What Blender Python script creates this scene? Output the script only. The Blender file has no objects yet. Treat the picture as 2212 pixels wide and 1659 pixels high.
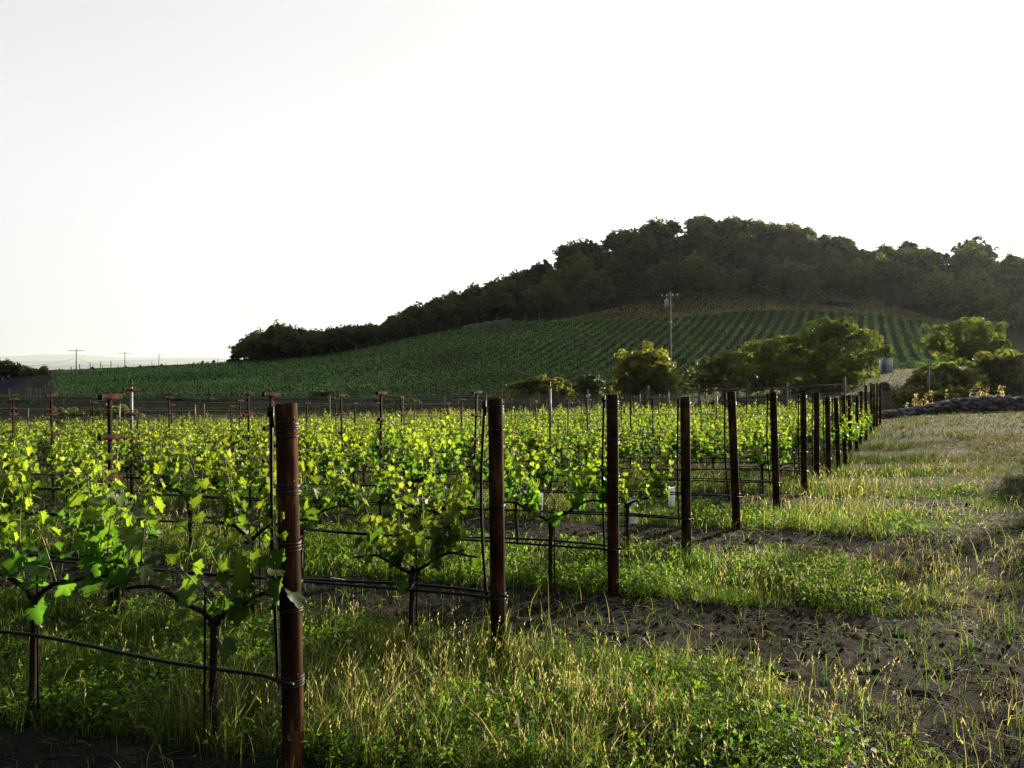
import bpy, math, random
import numpy as np
from mathutils import Vector

R = math.radians
random.seed(7)
rng = np.random.default_rng(7)
scene = bpy.context.scene
COL = scene.collection

# ------------------------------------------------------------------ camera
CAM_Z = 1.70
cd = bpy.data.cameras.new("camera")
cam = bpy.data.objects.new("camera", cd)
COL.objects.link(cam)
cam.location = (0, 0, CAM_Z)
cam.rotation_euler = (R(90), 0, 0)
cd.sensor_width = 36.0
cd.lens = 27.04
cd.clip_start = 0.05
cd.clip_end = 120000
scene.camera = cam

# ------------------------------------------------------------------ light
SUN_AZ, SUN_EL = R(40.0), R(11.5)          # azimuth clockwise from +Y
world = bpy.data.worlds.new("World")
scene.world = world
world.use_nodes = True
wn = world.node_tree.nodes
bg = wn["Background"]
sky = wn.new("ShaderNodeTexSky")
sky.sky_type = 'NISHITA'
sky.sun_disc = False
sky.sun_elevation = SUN_EL
sky.sun_rotation = SUN_AZ
sky.altitude = 50
sky.air_density = 1.0
sky.dust_density = 6.0
sky.ozone_density = 1.0
hs = wn.new("ShaderNodeHueSaturation")
hs.inputs["Saturation"].default_value = 0.2
world.node_tree.links.new(sky.outputs[0], hs.inputs["Color"])
# a bright, evenly veiled evening sky: the clear-sky radiance is soft-limited near the sun and a white veil added
vmin = wn.new("ShaderNodeVectorMath"); vmin.operation = 'MINIMUM'; vmin.inputs[1].default_value = (2.5, 2.5, 2.5)
vmul = wn.new("ShaderNodeVectorMath"); vmul.operation = 'MULTIPLY_ADD'
vmul.inputs[1].default_value = (.17, .17, .17)
world.node_tree.links.new(hs.outputs[0], vmin.inputs[0])
world.node_tree.links.new(vmin.outputs[0], vmul.inputs[0])
world.node_tree.links.new(vmul.outputs[0], bg.inputs[0])
# the veil is bright in the half of the sky towards the sun and fades out behind the viewer
wtc = wn.new("ShaderNodeTexCoord")
wdot = wn.new("ShaderNodeVectorMath"); wdot.operation = 'DOT_PRODUCT'
wdot.inputs[1].default_value = (math.sin(SUN_AZ) * math.cos(SUN_EL), math.cos(SUN_AZ) * math.cos(SUN_EL), math.sin(SUN_EL))
wmr = wn.new("ShaderNodeMapRange"); wmr.interpolation_type = 'SMOOTHSTEP'
for k_, v_ in ((1, -.25), (2, .24), (3, .10), (4, 1.0)):
    wmr.inputs[k_].default_value = v_
wveil = wn.new("ShaderNodeVectorMath"); wveil.operation = 'SCALE'
wveil.inputs[0].default_value = (1.41, 1.435, 1.455)
world.node_tree.links.new(wtc.outputs["Generated"], wdot.inputs[0])
world.node_tree.links.new(wdot.outputs["Value"], wmr.inputs[0])
wsep = wn.new("ShaderNodeSeparateXYZ")
world.node_tree.links.new(wtc.outputs["Generated"], wsep.inputs[0])
wel = wn.new("ShaderNodeMapRange"); wel.interpolation_type = 'SMOOTHSTEP'
for k_, v_ in ((1, .17), (2, .44), (3, 1.0), (4, .83)):
    wel.inputs[k_].default_value = v_
world.node_tree.links.new(wsep.outputs["Z"], wel.inputs[0])
wmm = wn.new("ShaderNodeMath"); wmm.operation = 'MULTIPLY'
world.node_tree.links.new(wmr.outputs[0], wmm.inputs[0])
world.node_tree.links.new(wel.outputs[0], wmm.inputs[1])
world.node_tree.links.new(wmm.outputs[0], wveil.inputs["Scale"])
world.node_tree.links.new(wveil.outputs[0], vmul.inputs[2])
bg.inputs[1].default_value = 0.15

sl = bpy.data.lights.new("sun", 'SUN')
sl.energy = 5.0
sl.angle = R(0.5)
sl.color = (1.0, 0.86, 0.62)
sun = bpy.data.objects.new("sun", sl)
COL.objects.link(sun)
sdir = Vector((math.sin(SUN_AZ) * math.cos(SUN_EL), math.cos(SUN_AZ) * math.cos(SUN_EL), math.sin(SUN_EL)))
sun.rotation_euler = sdir.to_track_quat('Z', 'Y').to_euler()
sun.location = (30, 30, 30)

scene.view_settings.view_transform = 'Standard'
scene.view_settings.look = 'None'
scene.view_settings.exposure = 1.8
scene.view_settings.gamma = 1.0
scene.render.engine = 'CYCLES'
cy = scene.cycles
cy.max_bounces = 6
cy.diffuse_bounces = 3
cy.glossy_bounces = 2
cy.transmission_bounces = 4
cy.transparent_max_bounces = 8
cy.volume_bounces = 0
cy.caustics_reflective = False
cy.caustics_refractive = False
cy.use_denoising = True

# ------------------------------------------------------------------ helpers
F22 = 1661.0                                # focal length in units of a 2212 px wide picture


def wpt(u, v, d):
    """photo column u, row v (2212 x 1659) at depth d -> world"""
    return ((u - 1106) / F22 * d, d, CAM_Z - (v - 830) / F22 * d)


def hash2(ix, iy, seed):
    h = (ix.astype(np.int64) * 374761393 + iy.astype(np.int64) * 668265263 + seed * 1442695041) & 0x7fffffff
    h = (h ^ (h >> 13)) * 1274126177 & 0x7fffffff
    h = h ^ (h >> 16)
    return (h & 0xffff) / 65535.0


def vnoise(x, y, seed=0):
    x = np.asarray(x, float); y = np.asarray(y, float)
    ix = np.floor(x); iy = np.floor(y)
    fx = x - ix; fy = y - iy
    fx = fx * fx * (3 - 2 * fx); fy = fy * fy * (3 - 2 * fy)
    a = hash2(ix, iy, seed); b = hash2(ix + 1, iy, seed)
    c = hash2(ix, iy + 1, seed); d = hash2(ix + 1, iy + 1, seed)
    return (a * (1 - fx) + b * fx) * (1 - fy) + (c * (1 - fx) + d * fx) * fy


def fbm(x, y, seed=0, oct=4):
    s = 0; a = 0.5; t = 0
    for i in range(oct):
        s = s + a * vnoise(x * 2 ** i + i * 17.3, y * 2 ** i + i * 9.1, seed + i); t += a; a *= 0.5
    return s / t


def sstep(a, b, x):
    t = np.clip((np.asarray(x, float) - a) / (b - a), 0, 1)
    return t * t * (3 - 2 * t)


class MB:
    """collects vertices and faces (arrays) and builds one mesh"""
    def __init__(self):
        self.V = []; self.F = []; self.C = []; self.n = 0

    def add(self, V, F, mat=0, col=None):
        V = np.asarray(V, float).reshape(-1, 3)
        fl = F if isinstance(F, list) and len(F) and isinstance(F[0], np.ndarray) else [np.asarray(F, int)]
        for f in fl:
            if len(f):
                self.F.append((f + self.n, mat))
        if col is None:
            col = np.ones((len(V), 4)) * 0.5
        else:
            col = np.asarray(col, float)
            if col.ndim == 1:
                col = np.tile(col, (len(V), 1))
            if col.shape[1] == 3:
                col = np.hstack([col, np.ones((len(col), 1))])
        self.V.append(V); self.C.append(col); self.n += len(V)

    def box(self, c, s, mat=0, ax=None, col=None):
        """box centred at c, full sizes s, axes ax (3 rows)"""
        ax = np.eye(3) if ax is None else np.asarray(ax, float)
        P = np.array([[x, y, z] for x in (-.5, .5) for y in (-.5, .5) for z in (-.5, .5)]) * np.asarray(s)
        F = np.array([[0, 1, 3, 2], [4, 6, 7, 5], [0, 4, 5, 1], [2, 3, 7, 6], [0, 2, 6, 4], [1, 5, 7, 3]])
        self.add(P @ ax + np.asarray(c), F, mat, col)

    def tube(self, pts, rad, n=8, mat=0, cap=True, col=None, closed=False):
        pts = np.asarray(pts, float); m = len(pts)
        rad = np.broadcast_to(np.asarray(rad, float), (m,))
        tan = np.gradient(pts, axis=0)
        if closed:
            tan = np.roll(pts, -1, 0) - np.roll(pts, 1, 0)
        tan /= np.linalg.norm(tan, axis=1, keepdims=True) + 1e-12
        ref = np.array([0.31, 0.2, 0.93]) if abs(tan[:, 2]).mean() < .8 else np.array([1.0, 0.13, 0.02])
        a = np.cross(tan, ref); a /= np.linalg.norm(a, axis=1, keepdims=True) + 1e-12
        b = np.cross(tan, a)
        th = np.linspace(0, 2 * np.pi, n, endpoint=False)
        V = pts[:, None, :] + rad[:, None, None] * (np.cos(th)[None, :, None] * a[:, None, :] + np.sin(th)[None, :, None] * b[:, None, :])
        V = V.reshape(-1, 3)
        i = np.arange(m if closed else m - 1)[:, None]; j = np.arange(n)[None, :]
        i2 = (i + 1) % m
        F = np.stack([i * n + j, i * n + (j + 1) % n, i2 * n + (j + 1) % n, i2 * n + j], -1).reshape(-1, 4)
        fl = [F]
        if cap and not closed:
            fl.append(np.arange(n)[None, ::-1].copy()); fl.append((np.arange(n) + (m - 1) * n)[None, :])
        self.add(V, fl, mat, col)

    def mesh(self, name, mats, smooth=False):
        V = np.concatenate(self.V); C = np.concatenate(self.C)
        me = bpy.data.meshes.new(name)
        me.vertices.add(len(V)); me.vertices.foreach_set("co", V.astype(np.float32).ravel())
        li = np.concatenate([f.ravel() for f, _ in self.F]).astype(np.int32)
        cnt = np.concatenate([np.full(len(f), f.shape[1]) for f, _ in self.F])
        mi = np.concatenate([np.full(len(f), m) for f, m in self.F]).astype(np.int32)
        st = np.concatenate([[0], np.cumsum(cnt)[:-1]]).astype(np.int32)
        me.loops.add(len(li)); me.loops.foreach_set("vertex_index", li)
        me.polygons.add(len(cnt))
        me.polygons.foreach_set("loop_start", st)
        me.polygons.foreach_set("material_index", mi)
        if smooth:
            me.polygons.foreach_set("use_smooth", np.ones(len(cnt), bool))
        at = me.color_attributes.new("tint", 'FLOAT_COLOR', 'POINT')
        at.data.foreach_set("color", C.astype(np.float32).ravel())
        for m in (mats if isinstance(mats, (list, tuple)) else [mats]):
            me.materials.append(m)
        me.update(calc_edges=True)
        return me


def obj(name, me, parent=None, loc=None, rot=None):
    o = bpy.data.objects.new(name, me)
    COL.objects.link(o)
    if parent is not None:
        o.parent = parent
    if loc is not None:
        o.location = loc
    if rot is not None:
        o.rotation_euler = rot
    return o


def tag(o, label=None, cat=None, group=None, kind=None):
    if label: o["label"] = label
    if cat: o["category"] = cat
    if group: o["group"] = group
    if kind: o["kind"] = kind
    return o


def thing(name, label, cat, loc=(0, 0, 0), rz=0.0, group=None):
    o = bpy.data.objects.new(name, None)
    COL.objects.link(o)
    o.empty_display_size = .2
    o.location = loc; o.rotation_euler = (0, 0, rz)
    return tag(o, label, cat, group)


ORD = ["nearest", "second", "third", "fourth", "fifth", "sixth", "seventh", "eighth", "ninth", "tenth", "eleventh",
       "twelfth", "thirteenth", "fourteenth", "fifteenth", "sixteenth", "seventeenth", "eighteenth", "nineteenth", "twentieth"]
NTH = ["first"] + ORD[1:] + ["%s-%s" % (t, o) for t in ("twenty", "thirty", "forty") for o in
                             ("first", "second", "third", "fourth", "fifth", "sixth", "seventh", "eighth", "ninth")]


# ------------------------------------------------------------------ materials
def new_mat(name):
    m = bpy.data.materials.new(name); m.use_nodes = True
    nt = m.node_tree
    b = nt.nodes["Principled BSDF"]
    return m, nt, b


def ramp(nt, fac, stops):
    r = nt.nodes.new("ShaderNodeValToRGB")
    e = r.color_ramp.elements
    while len(e) < len(stops): e.new(0.5)
    for k, (p, c) in enumerate(stops):
        e[k].position = p; e[k].color = (*c, 1)
    nt.links.new(fac, r.inputs[0])
    return r.outputs[0]


def noise(nt, scale, detail=4, coord="Object", rough=.6, vec=None, stretch=None):
    tc = nt.nodes.new("ShaderNodeTexCoord")
    n = nt.nodes.new("ShaderNodeTexNoise")
    n.inputs["Scale"].default_value = scale; n.inputs["Detail"].default_value = detail
    n.inputs["Roughness"].default_value = rough
    src = tc.outputs[coord]
    if stretch:
        mp = nt.nodes.new("ShaderNodeMapping"); mp.inputs["Scale"].default_value = stretch
        nt.links.new(src, mp.inputs[0]); src = mp.outputs[0]
    nt.links.new(src, n.inputs["Vector"])
    return n.outputs["Fac"]


def mixc(nt, fac, a, b, blend='MIX'):
    n = nt.nodes.new("ShaderNodeMix"); n.data_type = 'RGBA'; n.blend_type = blend
    for k, s in ((0, fac), (6, a), (7, b)):
        if isinstance(s, (int, float)): n.inputs[k].default_value = s
        elif isinstance(s, tuple): n.inputs[k].default_value = (*s, 1) if len(s) == 3 else s
        else: nt.links.new(s, n.inputs[k])
    return n.outputs[2]


def math_n(nt, op, a, b=None):
    n = nt.nodes.new("ShaderNodeMath"); n.operation = op
    for k, s in enumerate((a, b)):
        if s is None: continue
        if isinstance(s, (int, float)): n.inputs[k].default_value = s
        else: nt.links.new(s, n.inputs[k])
    return n.outputs[0]


def bump(nt, b, h, strength=.4, dist=.01):
    n = nt.nodes.new("ShaderNodeBump"); n.inputs["Strength"].default_value = strength
    n.inputs["Distance"].default_value = dist
    nt.links.new(h, n.inputs["Height"]); nt.links.new(n.outputs[0], b.inputs["Normal"])


def plain(name, c, rough=.7, metal=0.0, var=.35, scale=20, spec=.3, stretch=None):
    m, nt, b = new_mat(name)
    n = noise(nt, scale, 5, stretch=stretch)
    lo = tuple(x * (1 - var) for x in c); hi = tuple(min(1, x * (1 + var)) for x in c)
    nt.links.new(ramp(nt, n, [(.3, lo), (.7, hi)]), b.inputs["Base Color"])
    b.inputs["Roughness"].default_value = rough; b.inputs["Metallic"].default_value = metal
    b.inputs["Specular IOR Level"].default_value = spec
    bump(nt, b, n, .3, .004)
    return m


def rust_mat(name, dark, mid, hot, stretch=(1, 1, .25), rough=.85, spec=.06):
    m, nt, b = new_mat(name)
    n1 = noise(nt, 9, 6, rough=.7, stretch=stretch)
    n2 = noise(nt, 60, 4)
    c = ramp(nt, n1, [(.36, dark), (.52, mid), (.66, hot)])
    c = mixc(nt, math_n(nt, 'MULTIPLY', n2, .5), c, tuple(x * .4 for x in dark))
    nt.links.new(c, b.inputs["Base Color"])
    b.inputs["Roughness"].default_value = rough; b.inputs["Metallic"].default_value = 0
    b.inputs["Specular IOR Level"].default_value = spec
    bump(nt, b, n2, .5, .003)
    return m


def leaf_mat(name, trans=1.9, mix=.55, rough=.42, spec=.5, hue_obj=.012, tcol=(1.12, 1.0, .5)):
    """leaf: reflected colour from the tint attribute, brighter yellow-green light let through"""
    m, nt, b = new_mat(name)
    at = nt.nodes.new("ShaderNodeAttribute"); at.attribute_name = "tint"
    oi = nt.nodes.new("ShaderNodeObjectInfo")
    hsv = nt.nodes.new("ShaderNodeHueSaturation")
    nt.links.new(at.outputs["Color"], hsv.inputs["Color"])
    mr = nt.nodes.new("ShaderNodeMapRange")
    mr.inputs[3].default_value = .5 - hue_obj; mr.inputs[4].default_value = .5 + hue_obj * 1.4
    nt.links.new(oi.outputs["Random"], mr.inputs[0]); nt.links.new(mr.outputs[0], hsv.inputs["Hue"])
    mv = nt.nodes.new("ShaderNodeMapRange")
    mv.inputs[3].default_value = .75; mv.inputs[4].default_value = 1.25
    frac = math_n(nt, 'FRACT', math_n(nt, 'MULTIPLY', oi.outputs["Random"], 17.3))
    nt.links.new(frac, mv.inputs[0]); nt.links.new(mv.outputs[0], hsv.inputs["Value"])
    nt.links.new(hsv.outputs[0], b.inputs["Base Color"])
    b.inputs["Roughness"].default_value = rough; b.inputs["Specular IOR Level"].default_value = spec
    tr = nt.nodes.new("ShaderNodeBsdfTranslucent")
    tc = mixc(nt, 1.0, hsv.outputs[0], tuple(trans * q for q in tcol), 'MULTIPLY')
    nt.links.new(tc, tr.inputs[0])
    ms = nt.nodes.new("ShaderNodeMixShader"); ms.inputs[0].default_value = mix
    nt.links.new(b.outputs[0], ms.inputs[1]); nt.links.new(tr.outputs[0], ms.inputs[2])
    nt.links.new(ms.outputs[0], nt.nodes["Material Output"].inputs[0])
    return m


M_POST = rust_mat("rusty_pipe", (.007, .0042, .0032), (.048, .021, .0105), (.19, .082, .034), (1, 1, .22), .8, .04)
M_STAKE = rust_mat("dark_rusty_steel", (.006, .004, .0035), (.014, .006, .005), (.035, .013, .008))
M_ARM = rust_mat("orange_rust", (.008, .0035, .0025), (.048, .0195, .009), (.15, .064, .025), (1, 1, 1))
M_BLACK = plain("black_poly_hose", (.006, .006, .007), .5, 0, .3, 30, .2)
M_WIRE = plain("galvanised_wire", (.16, .16, .16), .4, .8, .2)
M_DWIRE = plain("dark_wire", (.035, .03, .028), .45, .7, .3)
M_WHITE = plain("white_plastic_sleeve", (.36, .38, .40), .5, 0, .12, 12)
M_BARK = plain("vine_bark", (.020, .015, .011), .9, 0, .6, 45, .1, (1, 1, .15))
M_OAKBARK = plain("oak_bark", (.05, .042, .034), .95, 0, .5, 6, .1, (1, 1, .2))
M_DEAD = plain("bleached_dead_wood", (.30, .27, .23), .9, 0, .3, 6, .1)
M_WOOD = plain("weathered_wood", (.12, .112, .10), .85, 0, .35, 14, .15, (1, 1, .12))
M_GREYMETAL = plain("grey_painted_steel", (.45, .5, .55), .5, .2, .15)
M_STONE = plain("fieldstone", (.13, .132, .15), .9, 0, .55, 3.0, .15)
M_DARKSTONE = plain("dark_boulder", (.018, .018, .021), .9, 0, .5, 4.0, .15)
M_VINELEAF = leaf_mat("vine_leaf", 3.7, .66, .48, .28, .012, (1.07, 1.0, .30))
M_SHOOT = plain("green_shoot", (.13, .17, .05), .55, 0, .3)
M_GRASS = leaf_mat("grass_blade", 3.5, .6, .6, .12, .0, (1.04, 1.0, .5))
M_OAKLEAF = leaf_mat("oak_leaf", 3.0, .5, .5, .3, .012, (1.0, 1.0, .42))
M_HILLLEAF = leaf_mat("hill_oak_leaf", 2.6, .5, .5, .25, .02, (1.15, 1.0, .4))
M_CAB = plain("pale_blue_white_paint", (.62, .68, .74), .5, 0, .06)
M_CABD = plain("cabinet_rib_and_painted_shade", (.16, .2, .25), .7, 0, .1)

M_TUBE = leaf_mat("milky_grow_tube", 1.15, .5, .5, .3, 0, (1, 1, 1))

# ------------------------------------------------------------------ the rows of posts
# (x, depth) of the nineteen end posts, and lean of the top (metres) along -x
POSTS = [(-.975, 3.44), (-.084, 4.82), (.82, 6.21), (1.73, 7.62), (2.64, 9.03), (3.64, 10.58), (4.60, 12.10), (5.39, 13.6),
         (6.18, 15.0), (7.09, 16.7), (7.93, 18.3), (8.80, 20.0), (9.72, 21.7), (10.6, 23.4), (11.5, 25.0), (12.6, 27.0),
         (13.65, 29.0), (14.7, 31.0), (15.8, 33.0)]
POSTS = np.array(POSTS)
RD = np.array([-.96, .28]); RN = np.array([.28, .96])
WK = (POSTS - POSTS[0]) @ RN
NR = len(POSTS)


def rowcoord(x, y):
    """row index (0 = nearest row) and distance to the right of the line of end posts"""
    w = (x - POSTS[0, 0]) * RN[0] + (y - POSTS[0, 1]) * RN[1]
    rho = np.interp(w, WK, np.arange(NR))
    rho = np.where(w < 0, w / 1.574, rho)
    rho = np.where(w > WK[-1], NR - 1 + (w - WK[-1]) / 2.1, rho)
    px = np.interp(w, WK, POSTS[:, 0]); py = np.interp(w, WK, POSTS[:, 1])
    px = np.where(w < 0, POSTS[0, 0] + w * .575, px); py = np.where(w < 0, POSTS[0, 1] + w * .874, py)
    px = np.where(w > WK[-1], POSTS[-1, 0] + (w - WK[-1]) * .5, px)
    py = np.where(w > WK[-1], POSTS[-1, 1] + (w - WK[-1]) * .9, py)
    s = (x - px) * .96 - (y - py) * .28
    return rho, s


# ------------------------------------------------------------------ terrain height
UK = np.array([-2500, -800, 0, 120, 300, 450, 560, 700, 800, 900, 1000, 1100, 1200, 1300, 1400, 1500, 1600, 1700, 1800, 1900,
               2000, 2100, 2212, 2500, 3000, 4000, 7000], float)
V130 = np.array([862, 862, 862, 861, 859, 858, 857, 856, 855, 855, 854, 853, 852, 850, 847, 842, 833, 820, 805, 792,
                 786, 784, 783, 783, 790, 810, 825.])
V210 = np.array([820, 815, 822, 806, 797, 790, 785, 772, 755, 735, 712, 698, 690, 684, 678, 674, 667, 665, 668, 675,
                 690, 700, 708, 720, 745, 790, 815.])
V300 = np.array([820, 812, 816, 806, 800, 795, 772, 742, 728, 698, 662, 640, 592, 553, 528, 505, 508, 522, 540, 562,
                 575, 578, 585, 620, 690, 780, 815.])
Z45 = np.interp(UK, [-2500, 0, 100, 700, 1500, 1900, 2050, 2212, 4000], [-1.8, -1.7, -1.6, -1.1, -.45, -.1, .3, .45, .6])
Z90 = np.interp(UK, [-2500, 0, 700, 1200, 1500, 1700, 1900, 2212, 4000], [-1.4, -1.4, -1.2, -.7, .5, 1.6, 3.0, 3.6, 3.0])
YK = np.array([45, 90, 130, 210, 300, 400, 800, 9000.])


def z_of(v, d): return CAM_Z + (830 - v) / F22 * d


ZK = np.stack([Z45, Z90, z_of(V130, 130), z_of(V210, 210), z_of(V300, 300), z_of(V300, 300) * .72, z_of(V300, 300) * .08 - 4,
               np.full(len(UK), -30.)])
SL = np.zeros_like(ZK)
SL[1:-1] = (ZK[2:] - ZK[:-2]) / (YK[2:] - YK[:-2])[:, None]
SL[0] = (ZK[1] - ZK[0]) / (YK[1] - YK[0])
SL[5] *= 1.0; SL[6] = 0; SL[7] = 0
SL[4] *= .6


def ground_z(x, y, detail=False):
    x = np.asarray(x, float); y = np.asarray(y, float)
    yy = np.maximum(y, 1.0)
    u = np.clip(1106 + F22 * x / np.maximum(yy, .35 * np.abs(x) + .01), -2500, 7000)
    zk = np.stack([np.interp(u, UK, ZK[k]) for k in range(len(YK))])
    sk = np.stack([np.interp(u, UK, SL[k]) for k in range(len(YK))])
    yc = np.clip(yy, YK[0], YK[-1] - 1)
    i = np.clip(np.searchsorted(YK, yc, side='right') - 1, 0, len(YK) - 2)
    h = YK[i + 1] - YK[i]; t = (yc - YK[i]) / h
    z0 = np.take_along_axis(zk, i[None], 0)[0]; z1 = np.take_along_axis(zk, (i + 1)[None], 0)[0]
    s0 = np.take_along_axis(sk, i[None], 0)[0]; s1 = np.take_along_axis(sk, (i + 1)[None], 0)[0]
    far = (2 * t**3 - 3 * t**2 + 1) * z0 + (t**3 - 2 * t**2 + t) * h * s0 + (-2 * t**3 + 3 * t**2) * z1 + (t**3 - t**2) * h * s1
    near = zk[0] * sstep(8, 45, yy) - .20 * np.exp(-((yy - 19) / 6.0) ** 2) * sstep(1.0, .3, np.abs(x) / (yy + 1))
    z = np.where(yy < 45, near, far)
    z = z + sstep(45, 120, yy) * sstep(900, 200, yy) * 1.4 * (fbm(x / 23., y / 23., 5, 3) - .5)
    z = z + .05 * (fbm(x / 2.3, y / 2.3, 3, 3) - .5) * sstep(70, 30, yy)
    if detail:
        rho, s = rowcoord(x, y)
        m = masks(x, y)
        z = z + m[:, 0] * (.015 + .085 * (fbm(x / .26, y / .26, 11, 4) - .45) * .5 + .018 * (vnoise(x / .06, y / .06, 23) - .5)) * sstep(30, 12, yy)
        z = z + (1 - m[:, 0]) * .04 * (fbm(x / .3, y / .3, 31, 3) - .5) * sstep(30, 12, yy)
    return z


def masks(x, y):
    """columns: bare soil, lush green, straw   (0..1 each)"""
    rho, s = rowcoord(x, y)
    k = np.floor(rho); f = rho - k
    odd = (np.mod(k, 2) == 1)
    n = fbm(x / .55, y / .55, 41, 4) - .5
    n2 = fbm(x / 2.1, y / 2.1, 47, 3) - .5
    edge = .05 + .26 * n
    band = sstep(edge - .06, edge + .08, f) * sstep(1.04 + .2 * n, .90 + .2 * n, f)
    inrow = sstep(3.4, 2.3, s + 1.6 * n + .8 * n2)
    dirt = np.where(odd, band, 0) * inrow
    dirt = np.where(rho > 16, dirt * .3, dirt)
    path = sstep(2.05, 3.0, s + 1.5 * n + 1.2 * n2) * sstep(22, 9, y)
    vineyard = (rho < NR + .5)
    dirt = np.maximum(dirt, path * (.85 + .7 * n))
    straw = sstep(1.2, 2.6, s + 1.8 * n + 1.5 * n2) * (1 - .88 * np.clip(dirt, 0, 1))
    straw = np.where(vineyard, straw, 1.0)
    straw = np.maximum(straw, sstep(24, 34, y) * .85)
    green = np.clip(1 - dirt - straw, 0, 1)
    return np.stack([np.clip(dirt, 0, 1), green, np.clip(straw, 0, 1)], -1)


def ground_at(x, y):
    return float(ground_z(np.array([x]), np.array([y]))[0])


# ------------------------------------------------------------------ ground sheet
def build_ground():
    az = np.concatenate([np.arange(-180, -60, 6.0), np.arange(-60, -38, 1.0), np.arange(-38, 38, .15), np.arange(38, 62, .6), np.arange(62, 181, 6.0)])
    az = np.unique(np.round(az, 4)); az = az[az < 180]
    r = [.25]
    while r[-1] < 2.6: r.append(r[-1] * 1.12)
    while r[-1] < 14: r.append(r[-1] * 1.0065)
    while r[-1] < 50: r.append(r[-1] * 1.012)
    while r[-1] < 900: r.append(r[-1] * 1.022)
    while r[-1] < 9000: r.append(r[-1] * 1.12)
    r = np.array(r)
    A, Rr = np.meshgrid(np.radians(az), r)
    X = (Rr * np.sin(A)).ravel(); Y = (Rr * np.cos(A)).ravel()
    Z = ground_z(X, Y, True)
    V = np.stack([X, Y, Z], -1)
    m = masks(X, Y)
    # far land use, also in the mask: hill vineyard floor green, strip and woodland floor
    U = 1106 + F22 * X / np.maximum(Y, 1)
    far = sstep(60, 95, Y)
    base = np.interp(U, [0, 1300, 1600, 1900, 2212], [122, 122, 108, 90, 88])
    inv = sstep(-6, 2, Y - base) * sstep(216, 206, Y) * sstep(90, 140, U) * sstep(2090, 2040, U) * (Y > 0)
    m[:, 1] = m[:, 1] * (1 - far) + far * (inv * .95 + (1 - inv) * .5)
    m[:, 2] = m[:, 2] * (1 - far) + far * ((1 - inv) + .55 * inv) * sstep(248, 225, Y)
    wood = sstep(225, 248, Y)
    col = np.concatenate([m, wood[:, None]], 1)
    n = len(az); k = len(r)
    i = np.arange(k - 1)[:, None]; j = np.arange(n)[None]
    F = np.stack([i * n + j, i * n + (j + 1) % n, (i + 1) * n + (j + 1) % n, (i + 1) * n + j], -1).reshape(-1, 4)[:, ::-1]
    # material
    mt, nt, b = new_mat("vineyard_soil_and_turf")
    at = nt.nodes.new("ShaderNodeAttribute"); at.attribute_name = "tint"
    sp = nt.nodes.new("ShaderNodeSeparateColor"); nt.links.new(at.outputs["Color"], sp.inputs[0])
    n1 = noise(nt, 5.0, 8, rough=.7); n2 = noise(nt, .35, 6, rough=.65); n3 = noise(nt, 90, 3)
    soil = ramp(nt, n1, [(.3, (.006, .005, .005)), (.55, (.017, .0145, .013)), (.75, (.048, .040, .034))])
    green = ramp(nt, n1, [(.3, (.008, .015, .005)), (.6, (.018, .030, .010)), (.8, (.038, .045, .016))])
    straw = ramp(nt, n1, [(.3, (.007, .008, .005)), (.55, (.017, .016, .010)), (.8, (.050, .042, .028))])
    wood_c = ramp(nt, n2, [(.3, (.007, .009, .006)), (.6, (.016, .017, .011)), (.8, (.04, .036, .026))])
    c = mixc(nt, sp.outputs[1], soil, green)
    sfac = math_n(nt, 'MULTIPLY', sp.outputs[2], math_n(nt, 'ADD', .25, math_n(nt, 'MULTIPLY', n2, .9)))
    c = mixc(nt, sfac, c, straw)
    c = mixc(nt, at.outputs["Alpha"], c, wood_c)
    nt.links.new(c, b.inputs["Base Color"])
    b.inputs["Roughness"].default_value = 1.0; b.inputs["Specular IOR Level"].default_value = .05
    hh = math_n(nt, 'ADD', n1, math_n(nt, 'MULTIPLY', n3, .3))
    bump(nt, b, hh, 1.0, .05)
    cy_ = (Y[F].mean(1) > 118) & (np.hypot(X[F].mean(1), Y[F].mean(1)) < 800)
    for nm, sel in (("ground", ~cy_), ("hill", cy_)):
        f = F[sel]
        ids, inv_ = np.unique(f, return_inverse=True)
        mb = MB(); mb.add(V[ids], inv_.reshape(f.shape), 0, col[ids])
        tag(obj(nm, mb.mesh(nm, mt, True)), kind="structure")


build_ground()

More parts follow.
